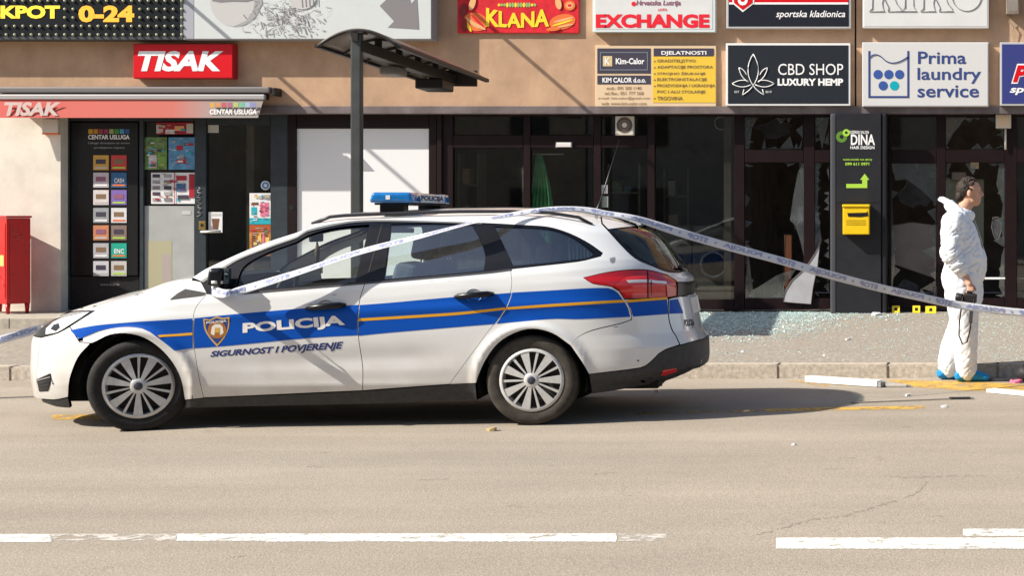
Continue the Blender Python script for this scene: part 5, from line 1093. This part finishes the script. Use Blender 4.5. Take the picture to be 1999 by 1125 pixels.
box('cabin_mirror', -.44, -.41, -.12, .13, 1.27, 1.335, m_plast, car, .012); tube('mirror_stem', [(-.43, 0, 1.33), (-.46, 0, 1.40)], .01, m_plast, car, 6); tube('hanging_charm', [(-.41, -.02, 1.28), (-.41, -.02, 1.20), (-.41, -.02, 1.10)], [.003, .02, .012], M('charm_brown', (.09, .06, .02), .7), car, 8)
box('grab_handle', -.1, .12, .60, .63, 1.33, 1.37, m_plast, car, .012)
# ================================================================== PERSON IN WHITE COVERALL
from mathutils import noise as mnoise
def capsules(chains):
    """union of round-cone chains as one bmesh (overlapping, joined later by a voxel remesh)"""
    bm = bmesh.new()
    for ch in chains:
        for i, (x, y, z, r) in enumerate(ch):
            m = Matrix.Translation((x, y, z)) @ Matrix.Diagonal((r, r, r, 1)); bmesh.ops.create_icosphere(bm, subdivisions=2, radius=1, matrix=m)
            if i:
                a, b = Vector(ch[i - 1][:3]), Vector((x, y, z)); ra, rb_ = ch[i - 1][3], r; d = b - a
                if d.length < 1e-4: continue
                q = d.to_track_quat('Z', 'Y').to_matrix().to_4x4(); m = Matrix.Translation((a + b) / 2) @ q
                bmesh.ops.create_cone(bm, cap_ends=True, segments=16, radius1=ra, radius2=rb_, depth=d.length, matrix=m)
    return bm
def ellip(bm, c, r, rot=None):
    m = Matrix.Translation(c) @ (rot.to_4x4() if rot else Matrix.Identity(4)) @ Matrix.Diagonal((*r, 1)); bmesh.ops.create_icosphere(bm, subdivisions=3, radius=1, matrix=m)
def organic(name, bm, mat, parent, voxel, smooth_it=8, wrinkle=None):
    me = bpy.data.meshes.new('tmp'); bm.to_mesh(me); bm.free(); o = link(bpy.data.objects.new('tmp', me))
    r = o.modifiers.new('r', 'REMESH'); r.mode = 'VOXEL'; r.voxel_size = voxel
    s = o.modifiers.new('s', 'SMOOTH'); s.iterations = smooth_it; s.factor = .5
    dg = bpy.context.evaluated_depsgraph_get(); me2 = bpy.data.meshes.new_from_object(o.evaluated_get(dg)); bpy.data.objects.remove(o); bpy.data.meshes.remove(me)
    me2.name = name
    if wrinkle:
        nr = [v.normal.copy() for v in me2.vertices]
        for v, n in zip(me2.vertices, nr): v.co = v.co + n * wrinkle(v.co)
    me2.materials.clear(); me2.materials.append(mat); me2.polygons.foreach_set('use_smooth', [True] * len(me2.polygons)); me2.update()
    return adopt(link(bpy.data.objects.new(name, me2)), parent)
dP = 13.58; pf = F(1880, 746, dP)
LOCAL.add('person')
per = thing('person', 'person in a white hooded coverall and blue shoe covers holding a camera', 'person', (pf[0], dP, tilt(pf[0]) + .004), rotz=R(4))
m_skin = M('skin', (.52, .29, .20), .5, var=.12, vscale=20); m_hair = M('dark_hair', (.030, .020, .014), .55, var=.5, vscale=60, bump=.6, bscale=140)
m_suit = M('white_coverall', (.72, .75, .79), .75, bump=.10, bscale=45); m_shoe = M('blue_shoe_cover', (.01, .22, .50), .35, bump=.4, bscale=60)
arm_n = [(-.09, -.20, 1.40), (-.13, -.265, 1.12), (-.005, -.265, .955)]; arm_f = [(-.09, .20, 1.40), (-.06, .27, 1.12), (.06, .25, .95)]
legn = [(-.02, -.095, .92), (.01, -.10, .50), (.02, -.105, .11)]; legf = [(.03, .10, .92), (.0, .10, .50), (-.125, .10, .10)]
def body_chains(k):
    t = [[(-.03, s * .06, .95, .12 * k), (.0, s * .06, 1.08, .12 * k), (-.04, s * .07, 1.28, .12 * k), (-.05, s * .09, 1.40, .08 * k), (-.08, s * .17, 1.42, .065 * k)] for s in (-1, 1)]
    t += [[(*p, r * k) for p, r in zip(a, (.055, .045, .032))] for a in (arm_n, arm_f)]
    t += [[(*p, r * k) for p, r in zip(a, (.085, .06, .042))] for a in (legn, legf)]
    return t
hand = [[(-.005, -.265, .965, .030), (.02, -.268, .90, .026), (.032, -.270, .865, .031)], [(.030, -.252, .868, .026), (.036, -.286, .862, .024), (.046, -.27, .835, .027)]]
fing = [[(.062, -.290, .836, .0105), (.072, -.306, .806, .0095), (.050, -.318, .788, .009)], [(.050, -.298, .828, .0105), (.056, -.318, .798, .0095), (.036, -.326, .778, .009)], [(.036, -.300, .826, .010), (.038, -.322, .796, .009), (.020, -.326, .776, .0085)], [(.022, -.296, .832, .009), (.020, -.316, .806, .008), (.006, -.318, .790, .0075)], [(.052, -.250, .862, .012), (.082, -.256, .835, .011), (.092, -.272, .808, .0095)]]
head = [[(-.045, 0, 1.42, .06), (.00, 0, 1.50, .060), (.035, 0, 1.57, .064)], [(.05, 0, 1.60, .06), (.115, 0, 1.578, .040)], [(.09, -.02, 1.60, .048), (.125, -.012, 1.585, .032)], [(.09, .02, 1.60, .048), (.125, .012, 1.585, .032)], [(.148, 0, 1.675, .013), (.170, 0, 1.644, .016), (.152, 0, 1.634, .02)], [(.146, -.012, 1.604, .014), (.146, .012, 1.604, .014)], [(.146, -.014, 1.590, .014), (.146, .014, 1.590, .014)], [(.136, -.035, 1.700, .016), (.142, .0, 1.698, .016), (.136, .035, 1.700, .016)]]
bm = capsules(body_chains(1.0) + hand + fing + head)
ellip(bm, (.052, 0, 1.685), (.102, .080, .105)); ellip(bm, (.085, 0, 1.635), (.068, .066, .085))
for s in (-1, 1): ellip(bm, (.052, s * .084, 1.648), (.020, .010, .032)); ellip(bm, (.13, s * .03, 1.662), (.016, .016, .012))
for p in (legn, legf): ellip(bm, (p[2][0] + .05, p[2][1], .045), (.11, .042, .04))
body = organic('body', bm, m_skin, per, .0065, 3)
for s in (-1, 1):
    bm = bmesh.new(); ellip(bm, (.137, s * .031, 1.664), (.0085, .0105, .008)); from_bm('eye', bm, M('eye_dark', (.02, .015, .012), .2), body, True)
def wr(co):
    z = co.z; sleeve = 1.0 if (abs(co.y) > .17 and .95 < z < 1.4) else 0.0; low = max(0, 1 - abs(z - .17) / .20); knee = max(0, 1 - abs(z - .52) / .15); hip = max(0, 1 - abs(z - .92) / .12)
    rid = lambda v, e: (1 - min(1, abs(mnoise.noise(v)) * 2.2)) ** e
    d1 = rid(Vector((co.x * 5, co.y * 5, z * 9 + co.x * 7)), 3); d2 = rid(Vector((co.x * 8 + 7, co.y * 7, z * (19 if sleeve else 12) - co.x * 12)), 5); d3 = rid(Vector((co.x * 12, co.y * 12 + 9, z * 6)), 4)
    return -.005 * d1 - (.003 + .013 * sleeve + .006 * low + .005 * knee + .006 * hip) * d2 - .004 * d3 + .004
ch = [[(-.02, s * .065, .93, .165), (.02, s * .07, 1.06, .165), (.0, s * .075, 1.18, .160), (-.045, s * .08, 1.31, .158), (-.055, s * .095, 1.41, .112), (-.085, s * .185, 1.415, .088)] for s in (-1, 1)]
ch += [[(*a[0], .098), (*a[1], .092), (a[1][0] * .35 + a[2][0] * .65, a[1][1], a[1][2] * .35 + a[2][2] * .65, .076), (a[2][0] - .008, a[2][1], a[2][2] + .016, .050)] for a in (arm_n, arm_f)]
ch += [[(a[0][0], a[0][1], .93, .158), (a[0][0] + .005, a[0][1], .74, .152), (*a[1], .120), (a[2][0] * .8 + a[1][0] * .2, a[2][1], .26, .100), (a[2][0], a[2][1], .135, .096), (a[2][0] + .01, a[2][1], .090, .090)] for a in (legn, legf)]
ch += [[(.03, 0, 1.06, .185), (.045, 0, .98, .172)], [(-.08, 0, .93, .115), (-.075, .0, .86, .11)]]
bm = capsules(ch)
# collar and dropped hood
for k in range(16):
    a = 2 * math.pi * k / 16; ellip(bm, (.005 + .075 * math.cos(a), .085 * math.sin(a), 1.482 + .03 * math.cos(a) * -1), (.028, .028, .045))
for k in range(11):
    t = k / 10 - .5; ellip(bm, (-.115 + .10 * abs(t) * 1.2, t * .24, 1.545 - .12 * abs(t)), (.055, .03, .050)); ellip(bm, (-.185 + .22 * abs(t), t * .19, 1.600 - .13 * abs(t)), (.040, .026, .024))
suit = organic('coverall', bm, m_suit, body, .0095, 6, wr)
tube('zip_line', [(.205, -.01, 1.08), (.155, -.01, 1.26), (.10, -.01, 1.42)], .004, m_lgrey, suit, 6)
for p in (legn, legf):
    x, y_ = p[2][0], p[2][1]
    bm = capsules([[(x - .055, y_, .050, .052), (x + .03, y_, .055, .055), (x + .11, y_ - .005, .046, .047), (x + .175, y_ - .008, .036, .034)], [(x - .04, y_, .07, .05), (x + .03, y_, .10, .058)]])
    organic('shoe_cover', bm, m_shoe, body, .007, 4, lambda co: .005 * mnoise.noise(co * 45) if co.z > .02 else 0)
bm = bmesh.new()
rr = random.Random(5)
for k in range(240):
    th = rr.uniform(0, 2 * math.pi); ph = rr.uniform(-.25, 1.57); d_ = Vector((math.cos(th) * math.cos(ph), math.sin(th) * math.cos(ph), math.sin(ph)))
    p = Vector((.047 + d_.x * .102, d_.y * .082, 1.690 + d_.z * .105))
    if d_.x > .45 and d_.z < .62: continue
    if p.z < 1.665 and p.x > .03: continue
    r_ = rr.uniform(.007, .013); ellip(bm, p, (r_ * 1.2, r_, r_ * .9)) if False else bmesh.ops.create_icosphere(bm, subdivisions=1, radius=r_, matrix=Matrix.Translation(p))
ellip(bm, (.028, 0, 1.690), (.092, .083, .098)); ellip(bm, (-.03, 0, 1.625), (.04, .06, .05))
organic('hair', bm, m_hair, body, .0055, 1, lambda co: .004 * mnoise.noise(Vector((co.x * 60, co.y * 60, co.z * 150))))
# camera in the hand
LOCAL.add('photo_camera')
cw = per.matrix_basis @ Vector((.035, -.318, .775))
pc_ = thing('photo_camera', 'black camera with a hanging strap in the hand of the person in white', 'camera', (cw.x, cw.y, cw.z), rotz=R(-12)); pc_.rotation_euler = (R(4), R(5), R(-14))
m_cam = M('camera_black', (.012, .012, .013), .45, bump=.2, bscale=300)
box('camera_body', -.05, .055, -.028, .032, -.07, .01, m_cam, pc_, .016); box('viewfinder', -.022, .022, -.024, .022, .0105, .032, m_cam, pc_, .008); box('grip', .045, .066, -.038, .026, -.07, .005, m_cam, pc_, .012)
lens_p = [(.034, -.03), (.036, -.06), (.038, -.10), (.033, -.104), (.030, -.098), (.001, -.09)]
vs, fs = [], []
for r_, yy in lens_p:
    for k in range(24): a = 2 * math.pi * k / 24; vs.append((-.06 + (yy + .03) * .75, -.005 + r_ * math.cos(a), -.035 + r_ * math.sin(a)))
for i in range(len(lens_p) - 1):
    for k in range(24): fs.append((i * 24 + k, i * 24 + (k + 1) % 24, (i + 1) * 24 + (k + 1) % 24, (i + 1) * 24 + k))
mesh('lens', vs, fs, m_cam, pc_, True)
tube('strap', [(-.05, -.03, -.02), (-.052, -.045, -.12), (-.06, -.05, -.25), (-.055, -.05, -.36), (-.02, -.05, -.43), (.02, -.05, -.41), (.04, -.05, -.30), (.045, -.045, -.18), (.055, -.035, -.03)], .007, m_cam, pc_, 6)
box('strap_pad', .025, .055, -.056, -.046, -.24, -.11, M('strap_grey', (.03, .03, .034), .7), pc_, .003)

# ================================================================== POLICE TAPE
m_tape = M('tape_plastic', (.70, .71, .75), .4, var=.05, vscale=8); m_tape.node_tree.nodes['Principled BSDF'].inputs['Alpha'].default_value = .88; m_tapeb = M('tape_print', (.29, .32, .50), .5)
TP = [(-190, 716, 12.2, 0), (0, 664, 12.4, 0), (82, 641, 12.6, 0), (200, 606, 12.4, .3), (300, 573, 11.9, .6), (352, 558, 11.45, .7), (385, 560, 10.95, .3), (415, 568, 10.5, .2), (432, 573, 10.30, .9), (448, 573, 10.29, .9), (475, 566, 10.40, .8), (580, 533, 10.46, .85), (700, 493, 10.56, .85), (820, 462, 10.62, .9), (930, 433, 10.70, .95), (1000, 419, 10.86, .9), (1060, 410, 11.02, 1.1), (1110, 408, 11.15, 1.2), (1150, 410.5, 11.25, 1.2), (1185, 417, 11.3, 1.2), (1225, 423, 11.36, 1.1), (1262, 433, 11.45, .8), (1330, 455, 11.6, .5), (1420, 481, 11.8, .35), (1520, 508, 12.05, .1), (1620, 537, 12.3, 0), (1720, 563, 12.55, 0), (1800, 581, 12.8, .2), (1860, 594, 13.0, .5), (1930, 604, 13.08, .3), (1999, 611, 13.15, .1), (2220, 628, 13.4, 0)]
Q = []
for i in range(len(TP) - 1):
    p0, p1, p2, p3 = (np.array(TP[max(0, i - 1)]), np.array(TP[i]), np.array(TP[i + 1]), np.array(TP[min(len(TP) - 1, i + 2)]))
    n = max(4, int(np.hypot(*(p2 - p1)[:2]) / 9))
    for k in range(n): t = k / n; Q.append(.5 * ((2 * p1) + (p2 - p0) * t + (2 * p0 - 5 * p1 + 4 * p2 - p3) * t * t + (3 * p1 - p0 - 3 * p2 + p3) * t**3))
Q.append(np.array(TP[-1], float))
C_ = [Vector(F(q[0], q[1], q[2])) for q in Q]; hw_ = .033; frames = []; S = [0.0]
for i in range(len(C_)):
    tg = (C_[min(i + 1, len(C_) - 1)] - C_[max(0, i - 1)]).normalized(); view = Vector((0, 1, 0))
    up = tg.cross(view); up = -up if up.z < 0 else up; up.normalize(); a = Q[i][3] + .22 * math.sin(S[-1] * 2.3) + .12 * math.sin(S[-1] * 5.1)
    frames.append((up * math.cos(a) + view * math.sin(a), tg)); S.append(S[-1] + (C_[min(i + 1, len(C_) - 1)] - C_[i]).length) if i < len(C_) - 1 else None
def on_tape(s, t, off):
    i = min(len(C_) - 2, max(0, int(np.searchsorted(S, s)) - 1)); f = (s - S[i]) / max(1e-6, S[i + 1] - S[i]); c = C_[i].lerp(C_[i + 1], f); u = frames[i][0].lerp(frames[i + 1][0], f).normalized(); tg = frames[i][1]
    n = u.cross(tg).normalized(); n = n if n.y < 0 else -n
    return c + u * t + n * off
tp = thing('police_tape', 'white and blue barrier tape stretched over the police car across the street', 'tape', (C_[0].x, C_[0].y, 0))
vs, fs = [], []
for i in range(len(C_)):
    for t in (-1, -.33, .33, 1): vs.append(C_[i] + frames[i][0] * hw_ * t + Vector((0, .003 * math.cos(t * 2), 0)))
for i in range(len(C_) - 1):
    for k in range(3): fs.append((4 * i + k, 4 * i + k + 1, 4 * i + k + 5, 4 * i + k + 4))
o = mesh('band', vs, fs, m_tape, tp, True); sd = o.modifiers.new('t', 'SOLIDIFY'); sd.thickness = .0012
words = [text_data('STOP', .04), text_data('POLICIJA', .04)]; s = .35; k = 0
star = [(.5 + .5 * (1 if j % 2 == 0 else .45) * math.sin(j * math.pi / 4), .5 + .5 * (1 if j % 2 == 0 else .45) * math.cos(j * math.pi / 4)) for j in range(8)]
while s < S[-1] - .6:
    (tv, tf), L = words[k % 2], (.17, .34)[k % 2]
    mesh('lettering', [on_tape(s + L * u, (v - .5) * .042, .0025) for u, v in tv * np.array([-1, 1]) + np.array([1, 0])], [f[::-1] for f in tf], m_tapeb, tp)
    s += L + .05
    mesh('star', [on_tape(s + .03 * u, (v - .5) * .03, .0025) for u, v in star], [tuple(range(8))], m_tapeb, tp); s += .08; k += 1
for X_, Y_, lb in ((C_[0].x - .03, C_[0].y, 'thin grey street post holding the tape left of the car'), (C_[-1].x + .03, C_[-1].y, 'thin grey street post holding the tape at the far right')):
    t = thing('street_post', lb, 'post', (X_, Y_, tilt(X_))); tube('pole', [(X_, Y_, 0), (X_, Y_, 2.4)], .03, m_alu, t); tube('collar', [(X_, Y_, .0), (X_, Y_, .12)], .05, m_alu, t)

# ================================================================== DEBRIS
m_shard = M('crushed_glass', (.42, .55, .535), .16, var=.5, vscale=40, spec=.8)
vs, fs = [], []
def crumb(x, y, z, r):
    b = len(vs); a = random.uniform(0, 6.28); h = r * random.uniform(.2, .6)
    for k in range(3): q = a + 2.1 * k; vs.append((x + r * math.cos(q) * random.uniform(.6, 1.2), y + r * math.sin(q) * random.uniform(.6, 1.2), z + random.uniform(0, .3) * h))
    vs.append((x + random.uniform(-.3, .3) * r, y + random.uniform(-.3, .3) * r, z + h)); fs.extend([(b, b + 1, b + 3), (b + 1, b + 2, b + 3), (b + 2, b, b + 3)])
def gpt(px, Y): return (px - CX) * Y / FL
cnt = 0
for k in range(72000):
    Y = random.uniform(16.0, YS); px = random.uniform(1250, 1760); x = gpt(px, Y)
    d = .8 * math.exp(-((px - 1420) / 130) ** 2) * math.exp(-((Y - 19.2) / 1.7) ** 2) + .10 * math.exp(-((Y - 20.0) / .9) ** 2) + .75 * math.exp(-((px - 1530) / 80) ** 2) * math.exp(-((Y - 20.2) / .45) ** 2)
    d *= .9 + 1.3 * (mnoise.noise(Vector((x * 3, Y * 3, 0))) + .35)
    if random.random() < d: crumb(x, Y, pave_z(x, Y) + .001 + random.uniform(0, .006), random.choice((.004, .005, .007, .009, .012, .02)) * random.uniform(.7, 1.3)); cnt += 1
for k in range(21000):
    Y = random.uniform(YK + .2, YS); px = random.uniform(1150, 2150); x = gpt(px, Y)
    if random.random() < .25 + .9 * max(0, mnoise.noise(Vector((x * 1.7, Y * 1.7, 4)))) + .5 * math.exp(-((px - 1960) / 120) ** 2): crumb(x, Y, pave_z(x, Y), random.choice((.004, .006, .008, .012)) * random.uniform(.7, 1.4))
for k in range(420):
    Y = random.uniform(7.0, YK - .05); px = random.uniform(300, 2150); x = gpt(px, Y); q = (Y - 7) / 7
    if random.random() < q ** 3: crumb(x, Y, tilt(x), random.uniform(.003, .009))
tag(mesh('broken_glass', vs, fs, m_shard), 'crumbs of broken window glass strewn over the pavement before the wrecked shops', 'broken glass', kind='stuff')
def ground(px, py, zf):
    z = 0.0
    for _ in range(6): Y = (CH - z) * FL / (py - CY); x = (px - CX) * Y / FL; z = zf(x, Y)
    return Vector((x, Y, z))
zr_ = lambda x, y: tilt(x)
def plank(label, a, b, w, h, mat, zf=zr_, name='plank', cat='plank', lift=.004):
    A, B = ground(*a, zf), ground(*b, zf); d = (B - A).normalized(); n = Vector((-d.y, d.x, 0)); n = n if n.y > 0 else -n
    t = thing(name, label, cat, A); Z = Vector((0, 0, 1)); L = (B - A).length
    bm = bmesh.new(); bmesh.ops.create_cube(bm, size=1)
    for v in bm.verts: v.co = A + d * ((v.co.x + .5) * L) + n * ((v.co.y + .5) * w) + Z * ((v.co.z + .5) * h + lift)
    bmesh.ops.bevel(bm, geom=bm.edges[:], offset=min(w, h) * .08, segments=1, affect='EDGES'); from_bm('board', bm, mat, t)
    bm = bmesh.new(); bmesh.ops.create_cube(bm, size=1)
    for v in bm.verts: v.co = B + d * ((v.co.x + .5) * .03 + .001) + n * ((v.co.y + .5) * w * .8 + w * .1) + Z * ((v.co.z + .5) * h * .8 + lift)
    from_bm('broken_end', bm, M('plank_end', (.25, .25, .24), .8), t); return t
m_plk = M('white_lacquer', (.74, .74, .73), .5, var=.06)
plank('long white broken plank lying along the kerb', (1571, 748), (1712, 757.5), .09, .055, m_plk); plank('white broken plank on the yellow marking at the right edge', (1925, 768), (2075, 782), .10, .03, m_plk)
plank('short stub of white plank between the long plank and the shoes', (1729, 757), (1770, 757), .05, .02, M('grey_plank', (.45, .42, .38), .7)); plank('thin dark strip of metal lying on the road before the shoes', (1853, 781), (1894, 780.5), .03, .015, m_plast)
plank('thin pale rod lying on the road at the right', (1660, 789), (1850, 781.5), .012, .008, m_brd2, name='rod', cat='rod'); plank('dark flat bar lying in the gutter beyond the blue shoes', (1925, 746), (1988, 745), .10, .02, m_sdk, name='metal_bar', cat='bar')
# dark bag at the edge
bg_ = thing('black_bag', 'rounded black bag on the road at the right edge', 'bag', ground(2010, 748, zr_)); c = bg_.location
bm = bmesh.new(); ellip(bm, (c.x, c.y + .05, c.z + .075), (.125, .10, .085)); organic('pouch', bm, M('bag_nylon', (.018, .018, .022), .6), bg_, .012, 3, lambda co: .008 * mnoise.noise(co * 18) if co.z > .03 else 0)
tube('strap', [(c.x - .05, c.y + .03, c.z + .15), (c.x, c.y, c.z + .21), (c.x + .06, c.y + .03, c.z + .15)], .008, m_black, bg_, 6)
# evidence markers
m_ev = M('marker_yellow', (.75, .55, .02), .5)
for k, (px, py, lb) in enumerate(((1749, 611, 'yellow evidence marker nearest to the pillar base'), (1789, 611, 'yellow evidence marker second from the pillar base'), (1817, 612, 'yellow evidence marker just behind the legs of the person'), (1902, 604, 'yellow evidence marker on the sill right of the person'))):
    A = ground(px, py, pave_z); t = thing('evidence_marker', lb, 'marker', A, group='yellow evidence markers at the shop threshold'); w, h, dd = .05, .095, .045
    if k == 2: w = .07
    mesh('tent', [A + Vector(v) for v in ((-w, -dd, .002), (w, -dd, .002), (w, 0, h), (-w, 0, h), (w, dd, .002), (-w, dd, .002))], [(0, 1, 2, 3), (3, 2, 4, 5), (0, 3, 5), (1, 4, 2)], m_ev, t)
    mesh('black_mark', [A + Vector(v) for v in ((-.022, -dd * .72 - .002, .03), (.022, -dd * .72 - .002, .03), (.018, -dd * .28 - .002, .07), (-.018, -dd * .28 - .002, .07))], [(0, 1, 2, 3)], m_black, t)
# single scraps one can pick out
sp = [(1510, 608, 'white scrap on the glass below the leaning board', .05, m_paper), (1527, 607, 'flat white scrap beside the torn board', .07, m_paper), (1655, 664, 'white scrap halfway up the pavement', .035, m_paper), (1712, 616, 'white scrap at the foot of the pillar', .07, m_paper), (1451, 688, 'pale scrap near the kerb behind the car', .025, m_paper), (1281, 766, 'pale pink scrap under the car tail', .035, M('pink_scrap', (.55, .40, .36), .7)), (1772, 774, 'pale scrap on the road below the stub of plank', .03, m_paper), (1810, 731, 'dark red scrap in the gutter left of the shoes', .03, M('red_scrap', (.14, .02, .02), .7)), (745, 764, 'white scrap of paper stuck below the car door sill', .0, m_paper), (1983, 748, 'pink and white scrap beside the black bag', .06, m_pk), (1843, 796, 'pale crumb on the road below the dark strip', .025, m_paper), (960, 842, 'tan leaf on the road behind the rear wheel', .04, M('tan_leaf', (.42, .32, .16), .8)), (1550, 870, 'white crumb alone in the middle of the road', .015, m_paper)]
for px, py, lb, r_, mt in sp:
    if r_ == 0: continue
    zf = pave_z if py < 712 else zr_; A = ground(px, py, zf); n = 7; rr = random.Random(px)
    top = [(A.x + r_ * rr.uniform(.6, 1.2) * math.cos(2 * math.pi * j / n), A.y + r_ * rr.uniform(.5, 1.1) * math.sin(2 * math.pi * j / n), A.z + .006 + r_ * rr.uniform(.05, .55)) for j in range(n)]
    bot = [(x, y_, A.z + .001) for x, y_, z_ in top]
    o = mesh('scrap', top + bot, [tuple(range(n)), tuple(range(2 * n - 1, n - 1, -1))] + [(j + n, (j + 1) % n + n, (j + 1) % n, j) for j in range(n)], mt); tag(o, lb, 'debris', 'scraps lying about after the blast')
